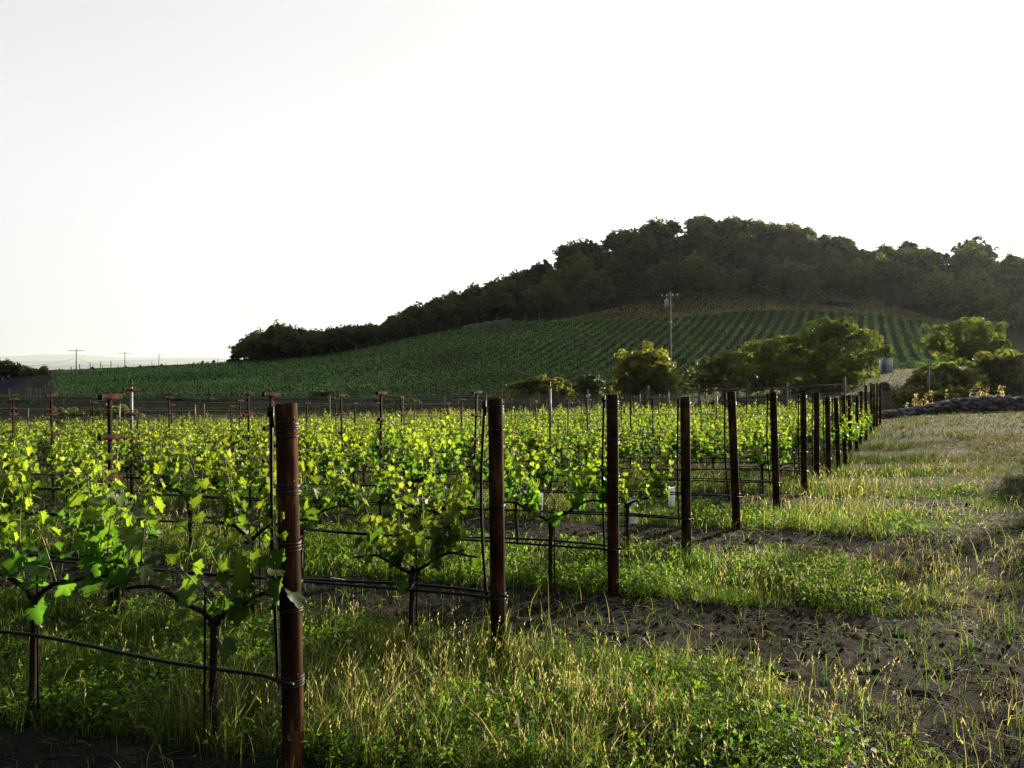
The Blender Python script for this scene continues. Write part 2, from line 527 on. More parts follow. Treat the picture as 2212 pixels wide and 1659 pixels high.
# far pale ridges
M_RIDGE = plain("far_ridge_scrub", (.07, .085, .07), 1, 0, .4, .004, 0)
for nm, d, pr in (("hills", 22000, [(-900, 800), (-300, 786), (100, 790), (300, 786), (520, 792), (700, 788), (1200, 786), (2600, 800)]),
                  ("hills", 30000, [(-1200, 785), (-200, 778), (150, 781), (350, 776), (600, 774), (900, 779), (1500, 780), (2600, 790)]),
                  ("hills", 42000, [(-1200, 775), (-100, 768), (33, 769), (92, 766), (170, 767), (260, 772), (420, 770), (560, 769), (900, 774), (1500, 772), (2600, 780)])):
    uu = np.linspace(-1200, 2600, 500)
    top = np.interp(uu, [p[0] for p in pr], [p[1] for p in pr]) + 2.5 * (fbm(uu / 90, uu * 0 + d, 9, 4) - .5)
    x = (uu - 1106) / F22 * d; zt = z_of(top, d)
    mb = MB(); rows_ = []
    for dy, fz in ((-3500, -.3), (-1500, .45), (0, 1.0), (1500, .4), (3500, -.3)):
        zz = -40 + (zt + 40) * fz + 14 * (fbm(x / 300, x * 0 + dy, 12, 4) - .5) * (fz > 0) * (fz < 1)
        rows_.append(np.stack([x, x * 0 + d + dy + 80 * (fbm(x / 500, x * 0, 77, 3) - .5), zz], -1))
    V = np.concatenate(rows_); n = len(uu)
    i = np.arange(4)[:, None]; j = np.arange(n - 1)[None]
    F = np.stack([i * n + j, i * n + j + 1, (i + 1) * n + j + 1, (i + 1) * n + j], -1).reshape(-1, 4)
    mb.add(V, F)
    tag(obj(nm, mb.mesh(nm, M_RIDGE, True)), kind="structure")

# road climbing away on the left
mr_, nt, b = new_mat("asphalt")
nt.links.new(ramp(nt, noise(nt, 3, 6), [(.3, (.016, .018, .027)), (.7, (.024, .027, .038))]), b.inputs["Base Color"])
b.inputs["Roughness"].default_value = 1.0; b.inputs["Specular IOR Level"].default_value = 0.0
ctr = [(-75, 60), (-78, 85), (-82.5, 105), (-92, 130), (-112, 165), (-132, 205), (-150, 250)]
ctr = np.array(ctr, float)
tt = np.linspace(0, len(ctr) - 1, 80)
cx = np.interp(tt, range(len(ctr)), ctr[:, 0]); cyy = np.interp(tt, range(len(ctr)), ctr[:, 1])
tx, ty = np.gradient(cx), np.gradient(cyy); ln = np.hypot(tx, ty); nx, ny = ty / ln, -tx / ln
mb = MB()
Vs = []
for q in np.linspace(-3.6, 3.6, 9):
    xx, yy2 = cx + nx * q, cyy + ny * q
    Vs.append(np.stack([xx, yy2, ground_z(xx, yy2) + .35 - .02 * abs(q)], -1))
Vs.append(np.stack([cx + nx * 5, cyy + ny * 5, ground_z(cx + nx * 5, cyy + ny * 5) - .1], -1))
Vs.insert(0, np.stack([cx - nx * 5, cyy - ny * 5, ground_z(cx - nx * 5, cyy - ny * 5) - .1], -1))
n = len(tt); V = np.concatenate(Vs)
i = np.arange(len(Vs) - 1)[:, None]; j = np.arange(n - 1)[None]
mb.add(V, np.stack([i * n + j, i * n + j + 1, (i + 1) * n + j + 1, (i + 1) * n + j], -1).reshape(-1, 4)[:, ::-1])
tag(obj("road", mb.mesh("road", mr_, True)), kind="structure")


# ------------------------------------------------------------------ end posts
def ring(mb, z, r, tr, n=28, sag=0.0, mat=0, ph=0):
    th = np.linspace(0, 2 * np.pi, n, endpoint=False)
    mb.tube(np.stack([r * np.cos(th), r * np.sin(th), z + sag * np.sin(th + ph)], -1), tr, 6, mat, closed=True)


def post_mesh(h, rad, seed):
    mb = MB(); n = 36
    th = np.linspace(0, 2 * np.pi, n, endpoint=False)
    prof = [(rad, -.35), (rad, .02), (rad, .4), (rad, .9), (rad, h - .006), (rad - .003, h), (rad - .007, h), (rad - .009, h - .006), (rad - .009, h - .35)]
    V = np.concatenate([np.stack([r_ * np.cos(th), r_ * np.sin(th), np.full(n, z_)], -1) for r_, z_ in prof])
    i = np.arange(len(prof) - 1)[:, None]; j = np.arange(n)[None]
    mb.add(V, np.stack([i * n + j, i * n + (j + 1) % n, (i + 1) * n + (j + 1) % n, (i + 1) * n + j], -1).reshape(-1, 4))
    mb.add(np.stack([(rad - .009) * np.cos(th), (rad - .009) * np.sin(th), np.full(n, h - .34)], -1), np.arange(n)[None])
    return mb.mesh("pipe", M_POST, True)


WRAPS = [(1.535, 4), (1.475, 1), (1.255, 4), (1.005, 4), (.71, 2), (.405, 4)]
LEANX = [-.035, -.02, -.01, -.015, -.065, -.05, -.02, .0, -.03, -.06, -.05, -.03, .02, .03, .0, .02, -.01, .01, .0]
post_objs = []
for k, (x, y) in enumerate(POSTS):
    h = 1.62 + (0 if k < 3 else random.uniform(-.04, .05)) + (.16 if k >= 14 else 0)
    rad = .0478
    lab = ("%s rusty pipe end post from the camera, wound with black wire" % ORD[k]) if k else "nearest and largest rusty pipe end post, wound with loops of black wire"
    gz = ground_at(x, y)
    t = thing("end_post", lab, "post", (x, y, gz), 0, "rusty end posts of the vine rows")
    t.rotation_euler = (R(random.uniform(-.6, .6)), math.atan2(LEANX[k], 1.6), random.uniform(0, 6))
    # lean is given along world x: apply via matrix order (rz first has no effect on a round pipe)
    t.rotation_euler = (0, math.atan2(LEANX[k], 1.6), 0)
    obj("pipe", post_mesh(h, rad, k), t, rot=(0, 0, k * 1.7))
    rr = random.Random(k)
    for (z, c) in (WRAPS if k < 13 else WRAPS[:5:2]):
        if k and rr.random() < .12: continue
        z = z + (rr.uniform(-.05, .05) if k else 0); c = c if k == 0 else max(1, c - rr.choice((0, 1, 2)))
        mb = MB()
        for q in range(c):
            ring(mb, z - .012 * q, rad + .0035, .0032, 28, rr.uniform(.001, .006), 0, rr.uniform(0, 6))
        # twisted tail end
        a = -.9 + rr.uniform(-.3, .3)
        e = np.array([math.cos(a), math.sin(a), 0])
        p0 = e * (rad + .004) + np.array([0, 0, z]); p1 = e * (rad + .02) + np.array([.004, 0, z + .008]); p2 = p1 + np.array([.006, -.004, .02])
        mb.tube([p0, p1, p2], [.003, .0026, .002], 5)
        obj("wire_wrap", mb.mesh("wire_wrap", M_DWIRE, True), t)
    post_objs.append((t, h))
    # black riser hose with its fitting, against the left side
    if k < 14:
        rl = thing("riser_hose", "upright black irrigation riser strapped to the left side of the %s rusty end post" % ORD[k], "hose",
                   (x - .066 + LEANX[k] * .3, y + .02, gz), 0, "black risers on the end posts")
        mb = MB()
        zs = np.linspace(.33, h - .06, 14)
        bow = rr.uniform(-.02, .045)
        tpar = (zs - .33) / (h - .4)
        pts = np.stack([-.012 * np.sin(3.1 * tpar) * (1 + bow * 40) + LEANX[k] * .75 * tpar, .01 * np.sin(5 * tpar), zs], -1)
        mb.tube(pts, .0075 if k == 0 else .0095, 8)
        obj("hose", mb.mesh("hose", M_BLACK, True), rl)
        mb = MB(); top = pts[-1]
        mb.box(top + np.array([-.004, 0, .02]), (.024, .024, .045)); mb.tube([top + np.array([0, 0, -.05]), top + np.array([0, 0, .045])], .011, 8)
        obj("fitting", mb.mesh("fitting", M_BLACK), rl)
        if k == 0:
            mb = MB()
            pts = np.stack([-.002 + .018 * np.sin(tpar * 9) * (1 - tpar), -.022 + 0 * zs, zs], -1)
            mb.tube(pts, .002, 5)
            obj("string", mb.mesh("string", M_WHITE, True), rl)


# ------------------------------------------------------------------ grape leaf templates
def leaf_template(npt):
    th = np.linspace(-math.pi / 2, 1.5 * math.pi, npt, endpoint=False)
    ang = np.degrees(th)
    key = [(-90, .16), (-72, .44), (-40, .56), (-18, .47), (8, .42), (30, .62), (52, .44), (70, .5), (90, .74), (110, .5), (128, .44),
           (150, .62), (172, .42), (198, .47), (220, .56), (252, .44), (270, .16)]
    r = np.interp(ang, [k[0] for k in key], [k[1] for k in key])
    if npt > 14:
        r = r * (1 + .07 * np.where(np.arange(npt) % 2 == 0, 1, -1))
    x = r * np.cos(th); y = r * np.sin(th) + .2
    P = np.concatenate([[[0, .12]], np.stack([x, y], -1)])
    z = .22 * np.abs(P[:, 0]) ** 1.3 - .18 * (P[:, 1] - .1) ** 2 + .03 * np.sin(P[:, 0] * 14 + 1) * np.abs(P[:, 0]) * 3
    V = np.column_stack([P, z])
    F = np.array([[0, 1 + i, 1 + (i + 1) % npt] for i in range(npt)])
    return V, F


LT_HI, LT_MD, LT_LO = leaf_template(26), leaf_template(13), leaf_template(7)


def add_leaves(mb, pos, out, size, col, tmpl, r, tilt=(20, 80)):
    """pos (N,3), out (N,3) horizontal-ish outward direction, size (N,)"""
    T, F = tmpl
    N = len(pos)
    o = out / (np.linalg.norm(out, axis=1, keepdims=True) + 1e-9)
    o[:, 2] = 0; o /= np.linalg.norm(o, axis=1, keepdims=True) + 1e-9
    ti = np.radians(r.uniform(tilt[0], tilt[1], N))
    up = np.array([0, 0, 1.0])
    Y = o * np.cos(ti)[:, None] - up * np.sin(ti)[:, None]          # tip points out and down
    Z = o * np.sin(ti)[:, None] + up * np.cos(ti)[:, None]
    X = np.cross(Y, Z)
    ro = r.normal(0, .5, N)                                         # roll about the midrib
    X2 = X * np.cos(ro)[:, None] + Z * np.sin(ro)[:, None]; Z2 = np.cross(X2, Y)
    cup = r.uniform(.3, 2.8, N) * np.where(r.random(N) < .25, -.7, 1)
    V = pos[:, None] + size[:, None, None] * (T[None, :, 0, None] * X2[:, None] + T[None, :, 1, None] * Y[:, None] + (T[None, :, 2, None] * cup[:, None, None]) * Z2[:, None])
    FF = (F[None] + (np.arange(N) * len(T))[:, None, None]).reshape(-1, 3)
    shade = np.r_[1.35, np.where(np.arange(len(T) - 1) % 2 == 0, 1.0, .86)]      # paler round the veins' meeting point
    C = (col[:, None] * shade[None, :, None]).reshape(-1, 3)
    mb.add(V.reshape(-1, 3), FF, 0, C)


def vine_parts(seed, tmpl, dens=1.0, reach=1.0, lsz=.82):
    """local frame: x along the row"""
    r = np.random.default_rng(seed)
    trunk = MB(); shoots = MB(); lv = MB(); stake = MB()
    hz = r.uniform(.50, .60)
    n = 9; t = np.linspace(0, 1, n)
    wob = r.uniform(-.02, .02, (n, 2)).cumsum(0) * .35
    tp = np.stack([wob[:, 0], wob[:, 1], t * hz - .03], -1); rad = np.interp(t, [0, .1, .8, 1], [.026, .017, .016, .022])
    trunk.tube(tp, rad * r.uniform(.85, 1.15), 8)
    head = tp[-1]
    arms = []
    for sgn in (-1, 1):
        L = r.uniform(.36, .54); m = 8; tt_ = np.linspace(0, 1, m)
        ap = head + np.stack([sgn * L * tt_, r.uniform(-.012, .012, m).cumsum(), (hz * .30) * np.sin(np.minimum(tt_ * 1.4, 1) * 1.5) * r.uniform(.65, 1.1) + .012 * np.sin(tt_ * 9 + seed)], -1)
        ap[0] = head
        trunk.tube(ap, np.linspace(.013, .007, m), 7); arms.append(ap)
    for q in range(5):                                               # knobbly head and spurs
        d = r.normal(0, 1, 3); d /= np.linalg.norm(d)
        trunk.tube([head, head + d * .03, head + d * .045], [.016, .014, .006], 6)
    stake.tube([[.035, .012, -.1], [.033 + r.uniform(-.01, .01), .012, hz + .16]], .0052, 6)
    # young shoots
    PS, OS, SS, CS = [], [], [], []
    for ap in arms:
        cnt = int(r.integers(7, 10) * dens)
        for q in range(cnt):
            f = r.uniform(.06, 1.0); b = np.array([np.interp(f, np.linspace(0, 1, len(ap)), ap[:, c]) for c in range(3)])
            Ls = reach * r.uniform(.22, .56) * (1.15 if r.random() < .2 else 1)
            m = 7; tt_ = np.linspace(0, 1, m)
            lean = r.normal(0, .17, 2); curl = r.normal(0, .10, 2)
            sp = b + np.stack([lean[0] * tt_ + curl[0] * tt_**2, lean[1] * tt_ * 1.5 + curl[1] * tt_**2, tt_], -1) * Ls
            shoots.tube(sp, np.linspace(.0042, .0016, m), 5)
            nl = int(6 + Ls * 16)
            for i in range(nl):
                fl = (i + .6) / nl
                p = np.array([np.interp(fl, tt_, sp[:, c]) for c in range(3)])
                a = (i % 2) * math.pi + r.normal(0, .7) + math.pi / 2
                o = np.array([math.cos(a), math.sin(a), 0.0])
                pl = r.uniform(.035, .085) * (1 - .6 * fl)
                q1 = p + o * pl + np.array([0, 0, pl * r.uniform(.1, .7)])
                shoots.tube([p, (p + q1) / 2 + np.array([0, 0, .008]), q1], .0013, 4, cap=False)
                PS.append(q1); OS.append(o)
                sz = r.uniform(.075, .125) * (1 - .62 * fl ** 2.2)
                SS.append(sz)
                young = np.clip(fl * 1.1 - .25 + r.normal(0, .15), 0, 1)
                old = np.array([.022, .051, .011]); yg = np.array([.078, .100, .016])
                c = old * (1 - young) + yg * young
                if r.random() < .04: c = np.array([.085, .10, .04])
                CS.append(c * r.uniform(.75, 1.3))
            if r.random() < .5:                                       # tendril
                p = sp[-2]; d = r.normal(0, .05, 3)
                shoots.tube([p, p + d * .6 + [0, 0, .02], p + d + [0, 0, .05], p + d * 1.1 + [.012, 0, .04]], [.0012, .001, .0008, .0006], 4, cap=False)
    for ap in arms:                                                   # leaves hanging from the arms
        for q in range(int(7 * dens)):
            f = r.uniform(.1, 1); p = np.array([np.interp(f, np.linspace(0, 1, len(ap)), ap[:, c]) for c in range(3)])
            a = r.choice((-1, 1)) * math.pi / 2 + r.normal(0, .6); o = np.array([math.cos(a), math.sin(a), 0])
            q1 = p + o * r.uniform(.02, .06) + np.array([0, 0, r.uniform(-.03, .05)])
            shoots.tube([p, (p + q1) / 2 + np.array([0, 0, .006]), q1], .0013, 4, cap=False)
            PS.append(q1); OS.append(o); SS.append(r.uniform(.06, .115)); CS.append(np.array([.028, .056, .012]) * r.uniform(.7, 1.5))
    # leaves low round the head
    for q in range(int(4 * dens)):
        a = r.uniform(0, 2 * math.pi); o = np.array([math.cos(a), math.sin(a), 0])
        PS.append(head + o * r.uniform(.04, .12) + np.array([0, 0, r.uniform(-.09, .10)])); OS.append(o)
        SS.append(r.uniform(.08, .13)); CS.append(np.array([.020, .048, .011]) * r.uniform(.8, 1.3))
    add_leaves(lv, np.array(PS), np.array(OS), np.array(SS) * lsz, np.array(CS), tmpl, r, (-5, 88))
    return trunk, shoots, lv, stake


HI = []
for q in range(9):
    a = vine_parts(100 + q, LT_HI, .70, 1.15, .84)
    HI.append((a[0].mesh("vine_trunk", M_BARK, True), a[1].mesh("vine_shoots", M_SHOOT, True), a[2].mesh("vine_leaves", M_VINELEAF), a[3].mesh("training_stake", M_STAKE)))
MD = []
for q in range(8):
    a = vine_parts(200 + q, LT_MD, 1.0)
    MD.append((a[0].mesh("vine_trunk", M_BARK, True), a[1].mesh("vine_shoots", M_SHOOT, True), a[2].mesh("vine_leaves", M_VINELEAF), a[3].mesh("training_stake", M_STAKE)))


def merged_far(seed):
    tr, sh, lv, st = vine_parts(300 + seed, LT_LO, .9)
    mb = MB()
    for src, m in ((tr, 0), (sh, 2), (lv, 1)):
        V = np.concatenate(src.V); C = np.concatenate(src.C)
        base = 0; off = mb.n
        mb.V.append(V); mb.C.append(C); mb.n += len(V)
        for f, _ in src.F: mb.F.append((f + off, m))
    return mb


FARM = [merged_far(q) for q in range(7)]
FAR = [m.mesh("grapevine", [M_BARK, M_VINELEAF, M_SHOOT]) for m in FARM]

YAW = math.atan2(.28, -.96)
TUBES = [(4, 1.21, .33), (4, 2.40, .33), (5, 1.42, .28)]
vines = []
for k in range(NR):
    px, py = POSTS[k]
    smax = (px + .74 * py) / .7528 + 1.0
    s = .43 if k == 0 else .59 if k == 1 else random.uniform(.5, .66)
    if k in (9, 10, 11, 12, 13): s = .15
    j = 0
    while s < smax:
        skip = any(tk == k and abs(ts - s) < .62 for tk, ts, _ in TUBES) or (k == 4 and s < 2.9 and s > .3) or (k == 5 and s < 2.0)
        if not skip:
            vines.append((py + s * .28, k, j, px - s * .96, py + s * .28))
        s += 1.17 if k else 1.07
        j += 1
vines.sort()
vr = random.Random(5)
rest = []
for idx, (dep, k, j, x, y) in enumerate(vines):
    gz = ground_at(x, y)
    rz = YAW + (math.pi if vr.random() < .5 else 0) + vr.uniform(-.06, .06)
    sc = vr.uniform(.90, 1.12)
    if idx >= 298:
        rest.append((x, y, gz, rz, sc)); continue
    nth = NTH[min(j, len(NTH) - 1)]
    lab = "backlit grapevine, %s vine along the row from the %s rusty end post" % (nth, ORD[k])
    near = dep < 6.0
    if dep < 15.5:
        t = thing("grapevine", lab, "grapevine", (x, y, gz), rz, "grapevines in the trellised rows")
        t.scale = (1, 1, sc)
        ms = (HI if near else MD)[vr.randrange(9 if near else 8)]
        obj("vine_trunk", ms[0], t); obj("vine_shoots", ms[1], t); obj("vine_leaves", ms[2], t)
        obj("training_stake", ms[3], t)
    else:
        o = obj("grapevine", FAR[vr.randrange(7)], None, (x, y, gz), (0, 0, rz))
        o.scale = (1, 1, sc)
        tag(o, lab, "grapevine", "grapevines in the trellised rows")
if rest:
    mb = MB()
    for q, (x, y, gz, rz, sc) in enumerate(rest):
        src = FARM[q % 7]; V = np.concatenate(src.V); c, s_ = math.cos(rz), math.sin(rz)
        W = np.stack([V[:, 0] * c - V[:, 1] * s_ + x, V[:, 0] * s_ + V[:, 1] * c + y, V[:, 2] * sc + gz], -1)
        off = mb.n; mb.V.append(W); mb.C.append(np.concatenate(src.C)); mb.n += len(W)
        for f, m in src.F: mb.F.append((f + off, m))
    tag(obj("far_grapevines", mb.mesh("far_grapevines", [M_BARK, M_VINELEAF, M_SHOOT])), "backlit vines filling the farthest rows of the block before the fence", "grapevines", None, "stuff")

# white grow tubes
for q, (k, s, h) in enumerate(TUBES):
    x, y = POSTS[k] + RD * s
    mb = MB(); n = 16; th = np.linspace(0, 2 * np.pi, n, endpoint=False)
    prof = [(.046, -.02), (.047, .02), (.045, h * .5), (.048, h)]
    rr = np.random.default_rng(q)
    Vv = []
    for r_, z_ in prof + [(.044, h), (.042, .05)]:
        w = 1 + .09 * np.cos(2 * th + q) + .04 * rr.normal(0, 1, n)
        Vv.append(np.stack([r_ * w * np.cos(th) + .02 * z_, r_ * w * .8 * np.sin(th), z_ + (.012 * np.sin(th * 2 + q) if z_ == h else 0 * th)], -1))
    i = np.arange(len(Vv) - 1)[:, None]; j = np.arange(n)[None]
    mb.add(np.concatenate(Vv), np.stack([i * n + j, i * n + (j + 1) % n, (i + 1) * n + (j + 1) % n, (i + 1) * n + j], -1).reshape(-1, 4), 0, (.82, .83, .85))
    t = thing("grow_tube", ["white grow tube nearest the fifth rusty end post", "white grow tube second along the row of the fifth rusty end post",
                            "small white grow tube by the sixth rusty end post"][q], "grow tube", (x, y, ground_at(x, y)), .4, "white grow tubes on young vines")
    obj("sleeve", mb.mesh("sleeve", M_TUBE, True), t)
    mb = MB(); mb.tube([[.06, .01, -.1], [.062, .01, h + .45]], .005, 6)
    obj("training_stake", mb.mesh("training_stake", M_STAKE), t)


# ------------------------------------------------------------------ trellis stakes with arms
def arm_mesh(w=.225):
    """two bent flat bars bolted each side of the stake; local x = along the row, y = across"""
    mb = MB(); m = 13
    t = np.linspace(-1, 1, m)
    for sx in (-1, 1):
        off = sx * (.014 + .010 * (1 - np.abs(t)))
        P = np.stack([off, t * w / 2, 0 * t], -1)
        q = np.array([0, 0, .019]); e = np.array([sx * .003, 0, 0])
        V = np.concatenate([P - q, P + q, P + q + e, P - q + e]); i = np.arange(m - 1)
        F = np.concatenate([np.stack([a * m + i, a * m + i + 1, b_ * m + i + 1, b_ * m + i], -1) for a, b_ in ((0, 1), (1, 2), (2, 3), (3, 0))])
        F = np.concatenate([F, [[0, m, 2 * m, 3 * m], [m - 1, 2 * m - 1, 3 * m - 1, 4 * m - 1]]])
        mb.add(V, F)
    for sy in (-1, 1):                                                # turned ends
        mb.box((0, sy * w / 2, 0), (.03, .004, .038))
    return mb.mesh("crossarm", M_ARM)


ARM = arm_mesh()
mb = MB()
for c, s_ in (((0, .0, .64), (.004, .034, 1.94)), ((.013, .0, .64), (.022, .004, 1.94))):   # T section
    mb.box((c[0], c[1], c[2] + .0), s_)
POLE = mb.mesh("stake_pole", M_STAKE)
mb = MB(); mb.tube([[0, 0, 1.05], [0, 0, 1.62]], .017, 10)
SLEEVE = mb.mesh("white_sleeve", M_WHITE, True)
mb = MB(); mb.tube([[0, 0, 1.6], [0, 0, 1.70]], .009, 8); mb.tube([[0, 0, 1.68], [.004, 0, 1.72]], [.014, .01], 8)
TIP = mb.mesh("stake_tip", M_BLACK, True)
mb = MB()
for z in (1.30, 1.33):
    ring(mb, z, .021, .0022, 12)
TIE = mb.mesh("wire_tie", M_WIRE, True)
sr = random.Random(11)
for k in range(NR):
    px, py = POSTS[k]
    smax = (px + .72 * py) / .7528 + .6
    j = 0; s = 2.98 if k == 1 else 3.16 + (sr.uniform(0, .3) if k > 2 else 0)
    while s < smax:
        x, y = px - s * .96, py + s * .28
        white = (k == 5 and j == 0) or (k == 3 and j == 1) or (k > 3 and sr.random() < .13)
        what = "white sleeved trellis stake" if white else "rusty three-armed trellis stake"
        t = thing("trellis_stake", "%s, %s along the row from the %s rusty end post" % (what, NTH[j], ORD[k]), "stake",
                  (x, y, ground_at(x, y) + (.03 if not white else .06)), YAW, "trellis stakes along the vine rows")
        t.rotation_euler = (R(sr.uniform(-1.3, 1.3)), R(sr.uniform(-1.6, 1.6)), YAW + sr.uniform(-.15, .15))
        obj("stake_pole", POLE, t)
        if white:
            obj("white_sleeve", SLEEVE, t); obj("stake_tip", TIP, t)
        if not (white and k == 5):
            for z in (1.585, 1.29, .985):
                if k > 6 and sr.random() < .25: continue
                a = obj("crossarm", ARM, t, (0, 0, z), (R(sr.uniform(-5, 5)), 0, R(sr.uniform(-6, 6))))
        if k < 8: obj("wire_tie", TIE, t)
        s += 3.42 + sr.uniform(-.12, .12); j += 1

# trellis wires and drip hoses
WZ = [(.735, 0, "fruiting"), (.99, .11, "lower"), (1.29, -.12, "middle"), (1.585, .12, "top")]
for k in range(14):
    px, py = POSTS[k]
    L = (px + .74 * py) / .7528 + 3
    ss = np.linspace(.0, L, max(6, int(L / .6)))
    gz = ground_z(px - ss * .96, py + ss * .28)
    gz0 = np.interp(ss, [0, L], [gz[0], gz[-1]]) * .3 + gz * .7
    for z, off, nm in WZ:
        mb = MB()
        o = off * np.clip(ss / 2.0, 0, 1)
        sag = -.012 * np.abs(np.sin((ss - 3.2) / 3.42 * math.pi))
        mb.tube(np.stack([px - ss * .96 + RN[0] * o, py + ss * .28 + RN[1] * o, gz0 + z + sag], -1), .0015 if k < 6 else .002, 4, cap=False)
        tag(obj("trellis_wire", mb.mesh("trellis_wire", M_WIRE)), "%s trellis wire running left from the %s rusty end post" % (nm, ORD[k]), "wire", "trellis wires")
    hr = np.random.default_rng(k)
    for q in range(2 if k in (1, 2, 3, 4, 5, 6) else 1):
        mb = MB(); ss2 = np.linspace(-.02 if q == 0 else -.05, L, int(L / .16))
        g2 = np.interp(ss2, ss, gz0)
        zz = .40 + (.035 * (fbm(ss2 / 1.3, ss2 * 0 + k * 3.1 + q * 7, 3, 2) - .5)) + (.02 if q else 0) * np.sin(ss2 * 2.1) - (.02 if k else 0)
        if k == 0: zz = zz + .06 * sstep(.5, 1.6, ss2)
        yo = .02 * (q * 2 - .5)
        mb.tube(np.stack([px - ss2 * .96 + RN[0] * yo, py + ss2 * .28 + RN[1] * yo - .058 * (ss2 < .06), g2 + zz], -1), .009, 8)
        tag(obj("drip_hose", mb.mesh("drip_hose", M_BLACK, True)), "%sblack drip hose strung low along the row of the %s rusty end post" % ("second, twisted " if q else "", ORD[k]), "hose", "drip hoses along the rows")

# pruning tags hanging on near vines
for q, (u, v, d) in enumerate([(893, 1262, 4.96), (77, 1344, 3.84)]):
    mb = MB(); mb.box((0, 0, -.02), (.012, .004, .045)); mb.tube([[0, 0, .0], [.004, 0, .02]], .002, 5)
    tag(obj("marker_tag", mb.mesh("marker_tag", M_WHITE), None, wpt(u, v, d), (.2, .4 - q, .3)), ["white plastic tag tied to the vine stake behind the drip hose", "white plastic tag tied to the young vine at far left"][q], "tag")


# ------------------------------------------------------------------ grass
def blades(mb, P, H, Wd, lean, col, mat=0):
    N = len(P)
    az = rng.uniform(0, 2 * np.pi, N)
    side = np.stack([np.cos(az), np.sin(az), 0 * az], -1)
    L3 = np.column_stack([lean, np.zeros(N)])
    Vs = []
    for t, w in ((-.05, 1), (.38, .9), (.72, .55), (1, 0)):
        c = P + L3 * (H * t * abs(t))[:, None] + np.array([0, 0, 1.0]) * (H * t * (1 - .30 * t * np.minimum(np.hypot(lean[:, 0], lean[:, 1]), 1.6)))[:, None]
        if w > 0:
            Vs.append(c - side * (Wd * w * .5)[:, None]); Vs.append(c + side * (Wd * w * .5)[:, None])
        else:
            Vs.append(c)
    V = np.stack(Vs, 1).reshape(-1, 3)
    b = (np.arange(N) * 7)[:, None]
    Q = np.concatenate([b + np.array([[0, 1, 3, 2]]), b + np.array([[2, 3, 5, 4]])])
    T = b + np.array([[4, 5, 6]])
    C = np.repeat(col, 7, 0)
    mb.add(V, [Q, T], mat, C)


def scatter(n, y0, y1, xm=.92):
    y = np.sqrt(rng.uniform(y0**2, y1**2, n)); x = rng.uniform(-xm, xm, n) * y
    return x, y


GREEN = np.array([.017, .043, .009]); LIME = np.array([.062, .085, .014]); STRAW = np.array([.118, .112, .080]); OLIVE = np.array([.036, .052, .017]); DRY = np.array([.066, .060, .040])


def gmix(n, pg, pl, po, ps, pd):
    w = np.stack(np.broadcast_arrays(pg, pl, po, ps, pd), -1) * np.ones((n, 1)); w = w / w.sum(1, keepdims=True)
    c = w.cumsum(1); r = rng.random(n)[:, None]; i = (r > c).sum(1).clip(0, 4)
    T = np.stack([GREEN, LIME, OLIVE, STRAW, DRY])
    return T[i] * rng.uniform(.65, 1.35, (n, 1)) * np.array([1, 1, 1]) + rng.normal(0, .006, (n, 3)).clip(-.012, .012)


def grass_band(name, label, n, y0, y1, wscale, hscale):
    x, y = scatter(n, y0, y1)
    m = masks(x, y)
    rho, s = rowcoord(x, y)
    dry = fbm(x / 1.3, y / 1.3, 61, 3)                     # patches of dry, tall grass
    lush = fbm(x / .9, y / .9, 67, 3)
    tuft = sstep(.36, .62, fbm(x / .17, y / .17, 91, 2)) if y1 < 15 else .35 + .65 * sstep(.4, .6, fbm(x / .6, y / .6, 92, 2))
    keep = (rng.random(n) < .25 + .9 * tuft) & (rng.random(n) < (m[:, 1] * (.55 + .6 * lush) + m[:, 2] * (.30 + .65 * sstep(7, 14, y)) * (.35 + 1.1 * lush) + m[:, 0] * .025))
    x, y, m, s, dry, lush, rho, tuft = (a[keep] for a in (x, y, m, s, dry, lush, rho, tuft)); N = len(x)
    z = ground_z(x, y, True)
    dfac = sstep(.52, .68, dry + .10 * sstep(-.3, 1.6, s))
    head = m[:, 2]
    H = rng.gamma(5, .2, N) * (.055 + .075 * dfac * (1 - head) + .04 * (1 - head)) * (1 - .4 * head * sstep(16, 8, y)) * hscale * (.6 + .6 * lush) * (.75 + .5 * tuft)
    gold = sstep(9, 16, y)
    st = np.maximum(head * (.22 + .18 * gold + .5 * sstep(.44, .62, dry)), dfac * .5)
    near = sstep(9, 4, y)
    col = gmix(N, .62 * (1 - st), .26 * (1 - st) * (.4 + lush), .22, .42 * st + .02, .30 * st + .02)
    lean = rng.normal(0, .42, (N, 2)) * (1 + .9 * head)[:, None]
    W = rng.uniform(.0022, .0052, N) * wscale
    col = col * np.interp(y, [8, 18], [1, .40])[:, None]  # darker with distance: shade over the headland put into the blade colour
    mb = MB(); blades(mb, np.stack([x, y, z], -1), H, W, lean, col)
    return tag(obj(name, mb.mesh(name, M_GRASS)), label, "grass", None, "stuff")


grass_band("grass", "green and straw coloured grass growing between the nearest end posts", 215000, 2.6, 6.5, 1.0, 1.0)
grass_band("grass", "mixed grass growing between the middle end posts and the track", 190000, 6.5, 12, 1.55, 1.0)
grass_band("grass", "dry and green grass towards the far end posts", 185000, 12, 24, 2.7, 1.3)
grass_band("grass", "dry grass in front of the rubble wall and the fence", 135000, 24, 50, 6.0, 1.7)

grass_band("grass", "tawny grass on the open ground between the fence and the hillside vines", 150000, 50, 118, 13.0, 3.0)

